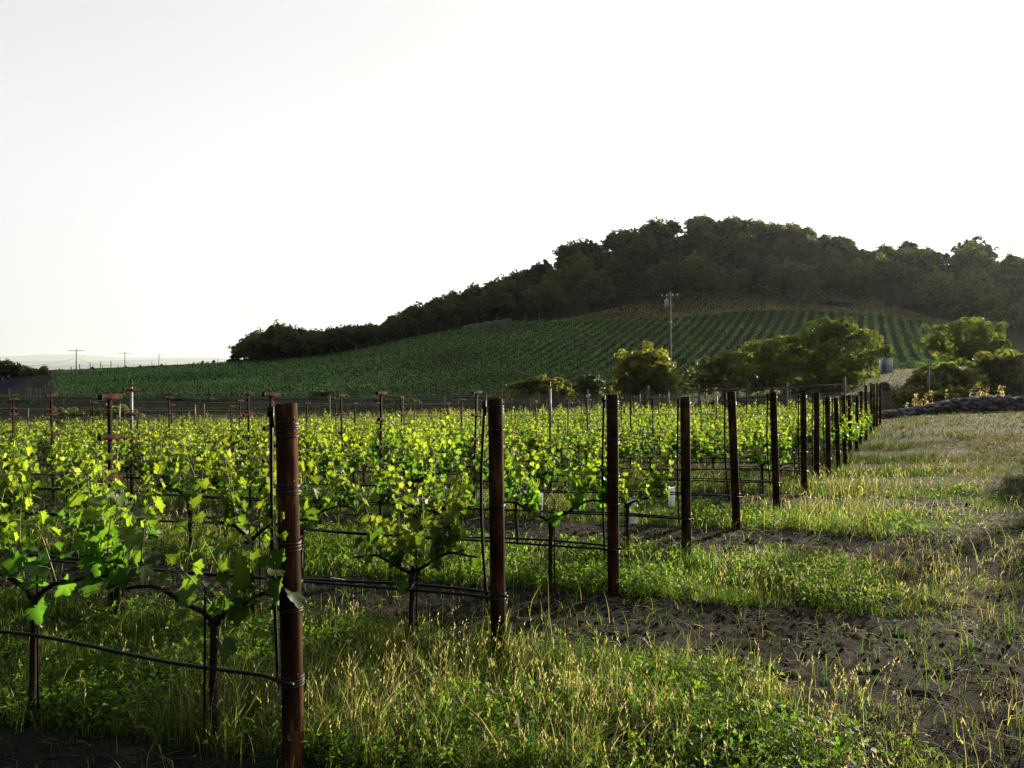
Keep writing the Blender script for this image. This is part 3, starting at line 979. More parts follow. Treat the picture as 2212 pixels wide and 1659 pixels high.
# dry grass on the open strip between the hillside vines and the wood
N = 26000
ug = rng.uniform(1180, 2080, N); yg_ = rng.uniform(205, 242, N)
lo_ = np.interp(ug, [1180, 1300, 1450, 1600, 1750, 1900, 2080], [207, 216, 226, 230, 232, 224, 208])
kp = (yg_ < lo_) & (rng.random(N) < .9)
xg, yg_ = ((ug - 1106) / F22 * yg_)[kp], yg_[kp]; N = len(xg)
pt = fbm(xg / 9, yg_ / 9, 301, 3)
colg = np.array([.150, .128, .090]) * (.35 + 1.1 * pt)[:, None] * rng.uniform(.7, 1.3, (N, 1))
mb = MB(); blades(mb, np.stack([xg, yg_, ground_z(xg, yg_)], -1), rng.uniform(.25, .6, N), rng.uniform(.12, .3, N), rng.normal(0, .5, (N, 2)), colg)
tag(obj("dry_grass", mb.mesh("dry_grass", M_GRASS)), "tan dry grass on the open strip below the wood on the hill", "grass", None, "stuff")

# tall stems with seed heads
def seed_stems(name, label, n, y0, y1, wsc):
    x, y = scatter(n, y0, y1)
    m = masks(x, y); rho, s = rowcoord(x, y)
    k = np.floor(rho); f = rho - k
    dry = fbm(x / 1.3, y / 1.3, 61, 3)
    p = m[:, 1] * (.12 + .5 * sstep(.46, .64, dry)) + .10 * m[:, 2] * sstep(3.2, 1.5, s) + .55 * (np.mod(k, 2) == 0) * sstep(.2, .9, s) * sstep(2.7, 1.7, s) * sstep(.40, .55, fbm(x / .5, y / .5, 95, 2))
    keep = rng.random(n) < p
    x, y, dry = x[keep], y[keep], dry[keep]; N = len(x)
    z = ground_z(x, y, True)
    H = rng.uniform(.12, .32, N) * (.75 + .5 * sstep(.5, .65, dry)); lean = rng.normal(0, .22, (N, 2))
    P = np.stack([x, y, z], -1)
    col = gmix(N, .05, .25, .35, .45, .15)
    mb = MB(); blades(mb, P, H, np.full(N, .0021 * wsc), lean, col)
    # heads: crossed diamonds along the upper stem
    for q in range(5):
        t = .80 + .055 * q
        c = P + np.column_stack([lean, np.zeros(N)]) * (H * t * t)[:, None] + np.array([0, 0, 1.]) * (H * t * (1 - .3 * t * np.hypot(lean[:, 0], lean[:, 1])))[:, None]
        a = rng.uniform(0, 6.28, N); e = np.stack([np.cos(a), np.sin(a), 0 * a], -1)
        hl = rng.uniform(.010, .020, N)[:, None]; hw = rng.uniform(.0022, .0042, N)[:, None] * wsc
        up = np.array([0, 0, 1.]) + e * .35
        V = np.stack([c - up * hl * .3, c + e * hw, c + up * hl, c - e * hw], 1).reshape(-1, 3)
        mb.add(V, (np.arange(N) * 4)[:, None] + np.array([[0, 1, 2, 3]]), 0, np.repeat(np.array([STRAW]) * rng.uniform(.6, 1.25, (N, 1)), 4, 0))
    return tag(obj(name, mb.mesh(name, M_GRASS)), label, "grass", None, "stuff")


seed_stems("seed_grass", "tall thin grass stems with straw coloured seed heads among the near posts", 11500, 3.0, 7.5, 1.0)
seed_stems("seed_grass", "seeding grass stems farther back along the row ends", 11500, 7.5, 18, 1.8)

# clover and broad weeds
def clover(n, y0, y1, sc):
    x, y = scatter(n, y0, y1)
    m = masks(x, y)
    lush = fbm(x / .9, y / .9, 67, 3); dry = fbm(x / 1.3, y / 1.3, 61, 3)
    _, s_ = rowcoord(x, y)
    keep = rng.random(n) < (m[:, 1] + .3 * m[:, 2] * sstep(2.6, 1.6, s_)) * sstep(.40, .56, lush + .08 * sstep(.6, -.2, s_)) * (1 - .7 * sstep(.52, .66, dry))
    x, y = x[keep], y[keep]; N = len(x)
    z = ground_z(x, y, True); h = rng.uniform(.02, .15, N)
    P = np.stack([x, y, z + h], -1)
    mb = MB(); tl = rng.normal(0, .45, (N, 2)); a0 = rng.uniform(0, 6.28, N)
    base = np.array([.038, .075, .010]) * rng.uniform(.7, 1.5, (N, 1))
    for q in range(3):
        a = a0 + q * 2.094; e = np.stack([np.cos(a), np.sin(a), 0 * a], -1); sd = np.stack([-np.sin(a), np.cos(a), 0 * a], -1)
        e[:, 2] = tl[:, 0] * np.cos(a) + tl[:, 1] * np.sin(a); sd[:, 2] = -tl[:, 0] * np.sin(a) + tl[:, 1] * np.cos(a)
        L = (rng.uniform(.009, .017, N) * sc)[:, None]
        up = np.array([0, 0, .25])
        V = np.stack([P, P + e * L * .55 + sd * L * .46 + up * L, P + e * L * 1.0 + sd * L * .30 + up * L * .6, P + e * L * 1.0 - sd * L * .30 + up * L * .6, P + e * L * .55 - sd * L * .46 + up * L], 1).reshape(-1, 3)
        mb.add(V, (np.arange(N) * 5)[:, None] + np.array([[0, 1, 2, 3, 4]]), 0, np.repeat(base, 5, 0))
    return tag(obj("clover_patch", mb.mesh("clover_patch", M_GRASS)), "low bright green clover growing between the nearest rows" if y0 < 5 else "low green clover between the middle rows", "clover", None, "stuff")


clover(115000, 2.7, 6.8, 1.0)
clover(62000, 6.8, 13, 1.5)

# pale clover flowers
M_FLOWER = plain("pale_clover_flower", (.55, .42, .40), .8, 0, .25, 200)
mb = MB(); N = 420
x, y = scatter(N * 3, 3.2, 11); m = masks(x, y); _, s_r = rowcoord(x, y)
kp = rng.random(len(x)) < m[:, 1] * .8; x, y = x[kp][:N], y[kp][:N]
z = ground_z(x, y, True); hh = rng.uniform(.12, .30, len(x))
blades(mb, np.stack([x, y, z], -1), hh * 1.02, np.full(len(x), .0022), np.zeros((len(x), 2)), np.tile(OLIVE, (len(x), 1)), 0)
for i in range(len(x)):
    d = rng.normal(0, 1, (26, 3)); d /= np.linalg.norm(d, axis=1, keepdims=True); d[:, 2] = np.abs(d[:, 2]) * .9 - .25
    c = np.array([x[i], y[i], z[i] + hh[i]]); rr = rng.uniform(.006, .0105)
    sd = np.cross(d, [.3, .2, 1.]); sd /= np.linalg.norm(sd, axis=1, keepdims=True)
    V = np.stack([c + d * rr * .25, c + d * rr * .8 + sd * rr * .22, c + d * rr * 1.25, c + d * rr * .8 - sd * rr * .22], 1).reshape(-1, 3)
    mb.add(V, (np.arange(26) * 4)[:, None] + np.array([[0, 1, 2, 3]]), 1)
tag(obj("clover_blooms", mb.mesh("clover_blooms", [M_GRASS, M_FLOWER])), "small pale pink clover blooms dotted through the grass", "flowers", None, "stuff")

# cut straw lying on the ground
mb = MB()
for n_, y0, y1, ws in ((33000, 2.7, 8, 1.0), (33000, 8, 22, 2.2)):
    x, y = scatter(n_, y0, y1); m = masks(x, y)
    clump = fbm(x / .35, y / .35, 71, 3)
    keep = rng.random(n_) < (m[:, 2] * .9 + m[:, 0] * .32) * sstep(.38, .6, clump) + .02
    x, y = x[keep], y[keep]; N = len(x); z = ground_z(x, y, True) + rng.uniform(.004, .03, N)
    a = rng.uniform(0, 6.28, N); L = rng.uniform(.04, .17, N) * (1 + .3 * (ws - 1)); w = rng.uniform(.0016, .0036, N) * ws
    e = np.stack([np.cos(a), np.sin(a), rng.normal(0, .12, N)], -1); sd = np.stack([-np.sin(a), np.cos(a), rng.normal(0, .5, N)], -1)
    P = np.stack([x, y, z], -1); bow = np.stack([rng.normal(0, .12, N), rng.normal(0, .12, N), rng.uniform(.0, .15, N)], -1) * L[:, None]
    A, B, Cc = P - e * (L / 2)[:, None], P + bow, P + e * (L / 2)[:, None]; S = sd * w[:, None] * .5
    V = np.stack([A - S, A + S, B - S, B + S, Cc - S, Cc + S], 1).reshape(-1, 3); b_ = (np.arange(N) * 6)[:, None]
    mb.add(V, np.concatenate([b_ + np.array([[0, 1, 3, 2]]), b_ + np.array([[2, 3, 5, 4]])]), 0, np.repeat(np.array([.075, .068, .056]) * rng.uniform(.35, 1.2, (N, 1)), 6, 0))
tag(obj("straw_litter", mb.mesh("straw_litter", M_GRASS)), "cut dry straw lying on the bare track and the tilled soil", "straw", None, "stuff")


# clods of earth on the tilled strips
x, y = scatter(16000, 2.7, 11); m = masks(x, y)
kp = rng.random(len(x)) < m[:, 0] * sstep(.35, .6, fbm(x / .4, y / .4, 131, 3))
x, y = x[kp], y[kp]; N = len(x); z = ground_z(x, y, True)
phi = (1 + 5**.5) / 2
IV = np.array([[-1, phi, 0], [1, phi, 0], [-1, -phi, 0], [1, -phi, 0], [0, -1, phi], [0, 1, phi], [0, -1, -phi], [0, 1, -phi], [phi, 0, -1], [phi, 0, 1], [-phi, 0, -1], [-phi, 0, 1]]) / 1.9
IF = np.array([[0, 11, 5], [0, 5, 1], [0, 1, 7], [0, 7, 10], [0, 10, 11], [1, 5, 9], [5, 11, 4], [11, 10, 2], [10, 7, 6], [7, 1, 8], [3, 9, 4], [3, 4, 2], [3, 2, 6], [3, 6, 8], [3, 8, 9], [4, 9, 5], [2, 4, 11], [6, 2, 10], [8, 6, 7], [9, 8, 1]])
sz = rng.gamma(2.2, .0028, N) + .003
a = rng.uniform(0, 6.28, N); ca, sa = np.cos(a), np.sin(a)
Vc = IV[None] * (1 + rng.normal(0, .2, (N, 12, 1))) * sz[:, None, None] * np.stack([rng.uniform(.8, 1.5, N), rng.uniform(.7, 1.2, N), rng.uniform(.5, .9, N)], -1)[:, None]
Vc = np.stack([Vc[..., 0] * ca[:, None] - Vc[..., 1] * sa[:, None] + x[:, None], Vc[..., 0] * sa[:, None] + Vc[..., 1] * ca[:, None] + y[:, None], Vc[..., 2] + z[:, None] + sz[:, None] * .25], -1)
mb = MB(); mb.add(Vc.reshape(-1, 3), (IF[None] + (np.arange(N) * 12)[:, None, None]).reshape(-1, 3))
tag(obj("soil_clods", mb.mesh("soil_clods", plain("dry_earth", (.022, .018, .0155), 1, 0, .6, 12, .03))), "crumbly dark clods of earth on the tilled strips", "soil", None, "stuff")


# ------------------------------------------------------------------ trees
def rot_quads(mb, C, Nrm, size, col, r, mat=0, bend=.35):
    N = len(C)
    a = np.cross(Nrm, r.normal(0, 1, (N, 3))); a /= np.linalg.norm(a, axis=1, keepdims=True) + 1e-9
    b_ = np.cross(Nrm, a)
    s = size[:, None]
    V = np.stack([C - a * s, C + b_ * s * .62 + Nrm * s * bend, C + a * s, C - b_ * s * .62 + Nrm * s * bend * .3], 1).reshape(-1, 3)
    q = (np.arange(N) * 4)[:, None]
    mb.add(V, np.concatenate([q + np.array([[0, 1, 2]]), q + np.array([[0, 2, 3]])]), mat, np.repeat(col, 4, 0))


def crown_leaves(lobes, nper_m2, size, base, r, hollow=.55, sub=14, nmin=34):
    """lobes: list of (cx,cy,cz, rx,ry,rz).  Leaves sit in sub-clumps over each lobe's shell, with gaps."""
    mb = MB()
    for (cx, cy_, cz, rx, ry, rz) in lobes:
        c = np.array([cx, cy_, cz]); rad = np.array([rx, ry, rz])
        ns = max(8, int(sub * (rx * rz) ** .5 * .9))
        d = r.normal(0, 1, (ns, 3)); d /= np.linalg.norm(d, axis=1, keepdims=True)
        d[:, 2] = np.where(d[:, 2] < -.75, -d[:, 2] * .6, d[:, 2])
        cc = c + d * rad * (r.uniform(.55, 1.0, (ns, 1)) + .32 * (r.random((ns, 1)) < .22))
        cr = r.uniform(.14, .40, ns) * (rx * ry * rz) ** (1 / 3)
        for i in range(ns):
            n = max(nmin, int(nper_m2 * 4.5 * cr[i] ** 2))
            e = r.normal(0, 1, (n, 3)); e /= np.linalg.norm(e, axis=1, keepdims=True)
            P = cc[i] + e * cr[i] * r.uniform(hollow, 1.0, (n, 1)) ** .6 * r.uniform(.92, 1.12, (n, 1)) * np.array([1.15, 1.15, .8])
            nn = e + r.normal(0, .36, (n, 3)) + np.array([0, 0, .15]); nn /= np.linalg.norm(nn, axis=1, keepdims=True)
            tint = base * r.uniform(.7, 1.35) * r.uniform(.6, 1.5, (n, 1))
            rot_quads(mb, P, nn, r.uniform(.6, 1.3, n) * size, tint, r)
    return mb


def limb(mb, a, b_, r0, r1, r, n=7, wig=.12, seg=6):
    a, b_ = np.array(a, float), np.array(b_, float); t = np.linspace(0, 1, n)
    L = np.linalg.norm(b_ - a)
    w = r.normal(0, wig * L / n, (n, 3)).cumsum(0); w -= w[-1] * t[:, None]; w[0] = 0
    mb.tube(a + (b_ - a) * t[:, None] + w, r0 + (r1 - r0) * t, seg)


def dome_lobes(r, H, W, n, low=.25):
    L = []
    for i in range(n):
        a = r.uniform(0, 6.28); q = math.sqrt(r.uniform(0, 1)) * .66
        s = W * r.uniform(.17, .27)
        zt = H * (.92 - .42 * (q / .66) ** 2.2) - s * .6
        z = s * .5 + H * low * .5 + (zt - s * .5 - H * low * .5) * r.uniform(0, 1) ** .55
        L.append((W * .5 * q * math.cos(a), W * .5 * q * math.sin(a), z, s, s, s * r.uniform(.6, .85)))
    L.append((0, 0, H * .72, W * .26, W * .26, H * .2))
    return L


HILL_T = []
for q in range(9):
    r = np.random.default_rng(900 + q)
    H = [7.5, 9, 8, 10, 6.5, 8.5, 7, 9.5, 5.5][q]; W = [9, 9.5, 8, 11, 8, 10, 7.5, 9, 7][q]
    lobes = dome_lobes(r, H, W, 17 + q % 4, .16 if q % 2 else .0)
    base = np.array([[.014, .029, .015], [.025, .042, .016], [.009, .020, .011], [.035, .051, .017]][q % 4])
    cm = crown_leaves(lobes, 6.5, .36, base, r, .35, 11, 9).mesh("crown", M_HILLLEAF)
    tm = MB(); top = np.array([r.normal(0, .3), r.normal(0, .3), H * .34])
    limb(tm, (0, 0, -.8), top, .30, .22, r)
    for l in lobes[:8]:
        limb(tm, top, (l[0], l[1], l[2]), .15, .04, r, 6, .2, 5)
    HILL_T.append((cm, tm.mesh("trunk", M_OAKBARK, True)))


def hill_tree(x, y, q, sc, label, group="oaks on the wooded hill", sz=1.0, z=None):
    t = thing("oak_tree", label, "tree", (x, y, ground_at(x, y) - .2 if z is None else z), random.uniform(0, 6.28), group)
    t.scale = (sc, sc, sc * sz)
    obj("crown", HILL_T[q][0], t); obj("trunk", HILL_T[q][1], t)
    return t


hr_ = random.Random(21)
LAB_HILL = "dark green oak in the dense wood covering the hill above the hillside vineyard"
LAB_SKY = "dark oak on the skyline along the crest of the wooded hill"
# top edge of the wood in the photo (u, v) and lower edge
SKU = [480, 505, 530, 600, 650, 690, 740, 800, 830, 850, 900, 950, 1000, 1060, 1150, 1200, 1300, 1390, 1410, 1480, 1600, 1700, 1800, 1850, 1950, 2000, 2050, 2100, 2150, 2170, 2230, 2400, 2700]
SKV = [775, 765, 728, 697, 708, 712, 702, 700, 697, 680, 656, 640, 617, 605, 575, 540, 494, 490, 470, 462, 468, 480, 498, 522, 530, 535, 545, 520, 520, 545, 545, 590, 660]
LOU = [480, 600, 800, 900, 1000, 1100, 1200, 1300, 1400, 1500, 1550, 1600, 1700, 1800, 1900, 2000, 2100, 2212, 2600]
LOV = [790, 785, 762, 742, 716, 700, 692, 675, 658, 655, 652, 648, 648, 652, 670, 690, 704, 704, 712]
for yrow, step in ((306, 8.4), (289, 8.4), (274, 8.6), (261, 7.4), (250, 7.0), (241, 7.0), (232, 6.8), (224, 6.6), (216, 6.6)):
    x = -100.0
    while x < 190:
        xx = x + hr_.uniform(-1.8, 1.8); yy = yrow + hr_.uniform(-5, 5)
        x += step * hr_.uniform(.8, 1.25)
        u = 1106 + F22 * xx / yy
        if u < 520 or u > 2560: continue
        z = ground_at(xx, yy); v = 830 - (z - CAM_Z) / yy * F22
        if v > np.interp(u, LOU, LOV) - 3: continue
        if yrow < 290 and hr_.random() < .10: continue
        if yrow > 280 and u > 1850 and hr_.random() < .35: continue
        q = hr_.randrange(9)
        sc = hr_.uniform(.8, 1.4)
        if v > np.interp(u, LOU, LOV) - 8 and u > 1280: sc *= hr_.uniform(.35, .8)
        if yrow >= 284 and u > 1560: sc *= hr_.choice((.55, .7, .85, 1.0))
        # keep below the skyline of the photo
        topv = v - .94 * [7.5, 9, 8, 10, 6.5, 8.5, 7, 9.5, 5.5][q] * sc / yy * F22
        lim = np.interp(u, SKU, SKV)
        if topv < lim: sc *= max(.0, (v - lim) / (v - topv))
        if sc < .35: continue
        hill_tree(xx, yy, q, sc, LAB_SKY if topv < lim + 14 else LAB_HILL)
# named skyline trees
for (u, v0, v1, d, q, lab) in [(600, 778, 694, 206, 3, "broad dark oak at the left end of the wood, largest on the low ridge"),
                               (572, 786, 735, 205, 8, "low dark oak filling the gap under the broadest ridge oak"), (630, 784, 715, 206, 2, "dark oak on the right flank of the broadest ridge oak"),
                               (545, 782, 722, 207, 3, "rounded dark oak left of the broadest ridge oak"),
                               (665, 772, 712, 209, 1, "dark oak just right of the broadest ridge oak"), (735, 765, 706, 211, 5, "dark oak midway along the low left ridge"),
                               (790, 757, 700, 213, 0, "dark oak on the low ridge before the wood climbs"), (505, 784, 764, 206, 8, "lowest bushy oak at the left tip of the wood"),
                               (850, 748, 684, 216, 1, "dark oak where the wood begins to climb the hill"), (905, 735, 660, 222, 3, "tall dark oak above the left shoulder of the vineyard slope"),
                               (2105, 585, 508, 296, 4, "spreading lacy oak standing highest on the right skyline"), (1960, 580, 520, 300, 6, "lacy dark oak on the right skyline with gaps of sky below"),
                               (2005, 585, 532, 302, 2, "small lacy oak beside the spreading one on the right skyline"),
                               (2175, 742, 652, 196, 5, "big shaded oak rising at the right edge behind the sunlit oaks"), (2240, 745, 625, 205, 3, "dark oak cut by the right edge of the view")]:
    X, Y, _ = wpt(u, v0, d)
    g = ground_at(X, Y)
    h = (z_of(v1, d) - g); hb = [7.5, 9, 8, 10, 6.5, 8.5, 7, 9.5, 5.5][q]
    hill_tree(X, Y, q, h / hb / .94, lab)
# leafless snags
def snag(u, v0, v1, d, lab, seed):
    r = np.random.default_rng(seed); h = (v0 - v1) / F22 * d
    mb = MB()
    def br(a, dirv, L, rad, dep):
        b_ = a + dirv * L
        limb(mb, a, b_, rad, rad * .55, r, 5, .18, 5)
        if dep:
            for _ in range(4):
                nd = dirv + r.normal(0, .55, 3); nd[2] = abs(nd[2]) * .8 + .1; nd /= np.linalg.norm(nd)
                br(a + dirv * L * r.uniform(.45, 1), nd, L * r.uniform(.45, .7), rad * .5, dep - 1)
    br(np.zeros(3), np.array([.05, 0, 1.]), h * .5, .16, 3)
    X, Y, Z = wpt(u, v0, d)
    t = thing("dead_tree", lab, "dead tree", (X, Y, Z), 0)
    obj("trunk", mb.mesh("trunk", M_DEAD, True), t)
snag(1178, 628, 560, 270, "pale leafless dead tree on the left flank of the wood", 4)
snag(1752, 530, 478, 296, "leafless tree with fine twigs on the hilltop skyline", 8)
snag(1550, 640, 608, 228, "bleached fallen branches below the wood's lower edge", 9)

# left hill trees and skyline bushes
for i in range(26):
    u = -95 + i * 7.7 + hr_.uniform(-3, 3); d = 206 + 12 * (i % 3) + hr_.uniform(-4, 4)
    lim = np.interp(u, [-200, 0, 30, 60, 90, 110], [764, 774, 777, 784, 797, 806])
    X, Y, _ = wpt(u, 0, d); g = ground_at(X, Y); q = hr_.randrange(9); hb = [7.5, 9, 8, 10, 6.5, 8.5, 7, 9.5, 5.5][q]
    hill_tree(X, Y, q, max(.25, (z_of(lim + hr_.uniform(0, 9) * (1 + i % 3), d) - g) / hb / .9), "hazy oak on the low hillside beyond the road at the far left", "oaks on the hillside left of the road")
for (u, v1, d, q, lab) in [(303, 789, 235, 8, "rounded dark bush on the left skyline beside the second pole"), (272, 796, 236, 4, "low dark bush on the left skyline under the second pole"),
                           (350, 789, 235, 8, "small round dark bush on the left skyline at the third pole's foot"), (200, 800, 235, 4, "low bush on the left skyline right of the tallest pole"),
                           (438, 781, 228, 6, "small windswept tree alone on the left skyline"), (462, 778, 230, 2, "small sparse tree at the skyline next to the windswept one")]:
    X, Y, _ = wpt(u, 0, d); g = ground_at(X, Y); hb = [7.5, 9, 8, 10, 6.5, 8.5, 7, 9.5, 5.5][q]
    hill_tree(X, Y, q, max(.15, (z_of(v1, d) - g) / hb), lab, None)

# mid-ground oaks and bushes: each from its own list of crown lobes (u, v, ru, rv)
def lobe_tree(name, cat, label, d, lobes, seed, base=(.05, .052, .018), size=.15, dens=26, depthf=.9, trunk=True, group=None, hollow=.55, fill=.84):
    r = np.random.default_rng(seed)
    us = [l[0] for l in lobes]; ctr = wpt(sum(us) / len(us), 0, d)
    gx, gy = ctr[0], d; gz = ground_at(gx, gy)
    L = []
    for (u, v, ru, rv) in lobes:
        dd = d + r.uniform(-1, 1) * (.35 * ru / F22 * d)
        X, Y, Z = wpt(u, v, dd); rx = ru / F22 * d; rz = rv / F22 * d
        L.append((X - gx, Y - gy, Z - gz, rx * fill, rx * depthf * fill, rz * fill))
    t = thing(name, label, cat, (gx, gy, gz), 0, group)
    obj("crown", crown_leaves(L, dens * 1.7, size * (1.3 if size < .115 else .95), np.array(base), r, hollow, 34 if size < .115 else 20).mesh("crown", M_OAKLEAF), t)
    mb = MB()
    top = np.array([r.normal(0, .3), 0, max(.5, min(l[2] for l in L) * .8)])
    limb(mb, (0, 0, -.4), top, .24 if trunk else .09, .17 if trunk else .06, r, 7, .12, 8)
    for l in L:
        limb(mb, top, (l[0], l[1], l[2]), .11 if trunk else .05, .03, r, 7, .22, 6)
        limb(mb, (l[0], l[1], l[2]), (l[0] + r.normal(0, .4) * l[3], l[1] + r.normal(0, .4) * l[4], l[2] + .6 * l[5]), .03, .01, r, 5, .2, 5)
    obj("trunk", mb.mesh("trunk", M_OAKBARK, True), t)
    return t


OL = (.050, .064, .019)
lobe_tree("oak_tree", "tree", "large sunlit oak with layered crown behind the middle end posts", 70,
          [(1800, 715, 70, 30), (1752, 728, 42, 32), (1840, 742, 62, 36), (1700, 745, 62, 22), (1655, 772, 72, 34), (1740, 775, 80, 44), (1800, 790, 82, 44), (1690, 810, 95, 44),
           (1830, 815, 55, 36), (1780, 835, 80, 25), (1885, 770, 45, 20), (1905, 758, 26, 16), (1610, 790, 52, 38), (1860, 788, 36, 20), (1660, 838, 60, 26), (1740, 846, 70, 22), (1815, 704, 34, 20), (1775, 700, 26, 16)], 31, OL, .15, 30)
lobe_tree("oak_bush", "bush", "dark spreading oak scrub left of the large layered oak", 68,
          [(1580, 790, 46, 34), (1540, 805, 48, 34), (1500, 822, 36, 28), (1560, 835, 70, 26), (1620, 838, 50, 24), (1530, 788, 26, 18)], 32, (.036, .042, .017), .14, 30)
lobe_tree("oak_tree", "tree", "flat topped sunlit oak at the right with sky lit gaps under its crown", 76,
          [(2040, 722, 44, 26), (2095, 712, 52, 28), (2140, 722, 42, 30), (2015, 748, 36, 22), (2060, 752, 60, 24), (2120, 752, 54, 28), (2165, 748, 22, 24), (2095, 775, 60, 18), (2150, 775, 40, 20)], 33, OL, .16, 30)
lobe_tree("round_bush", "bush", "round golden bush in front of the utility pole", 64,
          [(1392, 785, 46, 30), (1365, 805, 36, 30), (1425, 806, 32, 28), (1395, 822, 52, 26), (1430, 835, 30, 16), (1355, 832, 30, 20), (1410, 768, 26, 16), (1368, 850, 46, 22), (1414, 854, 48, 22), (1390, 866, 60, 14)], 34, (.092, .092, .024), .11, 44, fill=1.0)
lobe_tree("low_bush", "bush", "low olive bush left of the small dark shrub behind the fence", 62,
          [(1172, 826, 34, 12), (1148, 834, 36, 13), (1205, 832, 26, 16), (1118, 840, 26, 10), (1180, 842, 50, 10), (1150, 856, 60, 16), (1205, 856, 40, 16)], 35, (.072, .076, .024), .10, 46, .8, False, fill=1.0)
lobe_tree("dark_shrub", "bush", "small dark rounded shrub between the olive bush and the golden bush", 66,
          [(1272, 822, 20, 14), (1258, 838, 20, 16), (1290, 836, 20, 18), (1272, 838, 30, 22), (1274, 856, 36, 18)], 36, (.035, .048, .024), .09, 46, .9, False, fill=1.0)
lobe_tree("leafy_bush", "bush", "tall sunlit bush behind the right fence post", 54,
          [(2020, 812, 34, 22), (2052, 808, 22, 22), (1990, 832, 36, 22), (2040, 838, 60, 22), (2075, 822, 40, 22), (1965, 858, 32, 14), (2060, 862, 40, 12)], 37, (.072, .078, .022), .11, 44, fill=1.0)
lobe_tree("leafy_bush", "bush", "wide grey-green bush at the right edge behind the rubble wall", 57,
          [(2140, 792, 44, 26), (2185, 790, 40, 28), (2120, 825, 48, 34), (2175, 830, 54, 36), (2225, 810, 50, 50), (2150, 862, 70, 18), (2215, 862, 50, 18)], 38, (.068, .070, .026), .11, 40, fill=1.0)
lobe_tree("small_bush", "bush", "small bright yellow bush at the foot of the right fence post", 47,
          [(2045, 852, 24, 10), (2062, 846, 16, 10), (2030, 858, 22, 8), (2060, 862, 26, 8)], 39, (.085, .095, .022), .07, 70, .9, False, fill=1.0)
lobe_tree("small_bush", "bush", "dark low bush against the rubble wall, left of the right fence post", 48,
          [(1950, 858, 26, 12), (1978, 852, 22, 14), (1968, 866, 36, 8)], 40, (.07, .075, .03), .07, 70, .9, False, fill=1.0)
lobe_tree("low_bush", "bush", "sunlit low bush behind the tall left trellis stake", 47,
          [(245, 886, 34, 9), (275, 893, 34, 9), (215, 892, 20, 8), (250, 898, 50, 9), (300, 902, 26, 7)], 41, (.075, .085, .018), .08, 60, .8, False, fill=1.0)
lobe_tree("low_bush", "bush", "olive low bush at the left between two trellis stakes", 46,
          [(140, 890, 28, 8), (165, 896, 26, 8), (120, 900, 26, 7)], 42, (.10, .11, .035), .08, 60, .8, False, fill=1.0)
lobe_tree("low_bush", "bush", "dark flat bush under the hillside vines, behind the nearest end post", 78,
          [(690, 852, 20, 6), (712, 852, 20, 7), (700, 861, 34, 5), (735, 858, 16, 5)], 43, (.03, .05, .02), .10, 46, .8, False, fill=1.0)
lobe_tree("low_bush", "bush", "dark flat bush under the hillside vines, left of the second end post", 80,
          [(800, 864, 26, 5), (840, 866, 36, 6), (880, 868, 26, 5), (850, 860, 24, 5)], 44, (.03, .05, .02), .10, 46, .8, False, fill=1.0)
lobe_tree("low_bush", "bush", "long dark flat bush at the foot of the slope behind the white sleeved stake", 82,
          [(385, 862, 30, 5), (420, 864, 36, 5), (350, 858, 20, 6), (460, 866, 26, 4)], 45, (.03, .048, .02), .10, 46, .8, False, fill=1.0)
lobe_tree("low_bush", "bush", "little bush by the far end of the vines at the left", 44,
          [(390, 905, 16, 5), (412, 907, 16, 5)], 46, (.11, .12, .035), .07, 60, .8, False, fill=1.0)
lobe_tree("low_bush", "bush", "small dark bush at the far left beside the road fence", 74,
          [(15, 862, 26, 7), (48, 868, 18, 5)], 47, (.03, .05, .02), .10, 46, .8, False, fill=1.0)
# tall oak right of the track, whose shadow lies over the track
r = np.random.default_rng(77)
sx, sy = 31.2, 31.95
t = thing("oak_tree", "tall broad oak beside the grassy track, right of the rubble wall's near end", "tree", (sx, sy, ground_at(sx, sy)), 0)
LB = dome_lobes(r, 11.0, 10.5, 20, .10)
obj("crown", crown_leaves(LB, 14, .20, np.array([.04, .05, .02]), r, .4, 14).mesh("crown", M_OAKLEAF), t)
mb = MB(); limb(mb, (0, 0, -.4), (.2, .1, 3.2), .38, .28, r, 8, .08, 9)
for l in LB: limb(mb, (.2, .1, 3.2), l[:3], .14, .04, r, 7, .18, 6)
obj("trunk", mb.mesh("trunk", M_OAKBARK, True), t)

# ------------------------------------------------------------------ hillside vines (far too many to count) and their stakes
r = np.random.default_rng(55)
g = np.array([.418, .908]); hq = np.array([.908, -.418])
Pq = []
for q in np.arange(-260, 130, 2.3):
    tq = np.arange(60, 330, .24)
    p = q * hq + tq[:, None] * g + r.normal(0, .10, (len(tq), 2))
    u = 1106 + F22 * p[:, 0] / p[:, 1]
    base = np.interp(u, [0, 1300, 1600, 1850, 2212], [124, 124, 112, 106, 106])
    top = np.interp(u, [0, 400, 900, 2100], [205, 205, 207, 206])
    ok = (p[:, 1] > base) & (p[:, 1] < top) & (u > 115) & (u < 2060)
    ok &= r.random(len(p)) < .9
    Pq.append(p[ok])
Pq = np.concatenate(Pq)
mb = MB()
gz = ground_z(Pq[:, 0], Pq[:, 1])
dens_n = .5 + fbm(Pq[:, 0] / 14, Pq[:, 1] / 14, 88, 3)
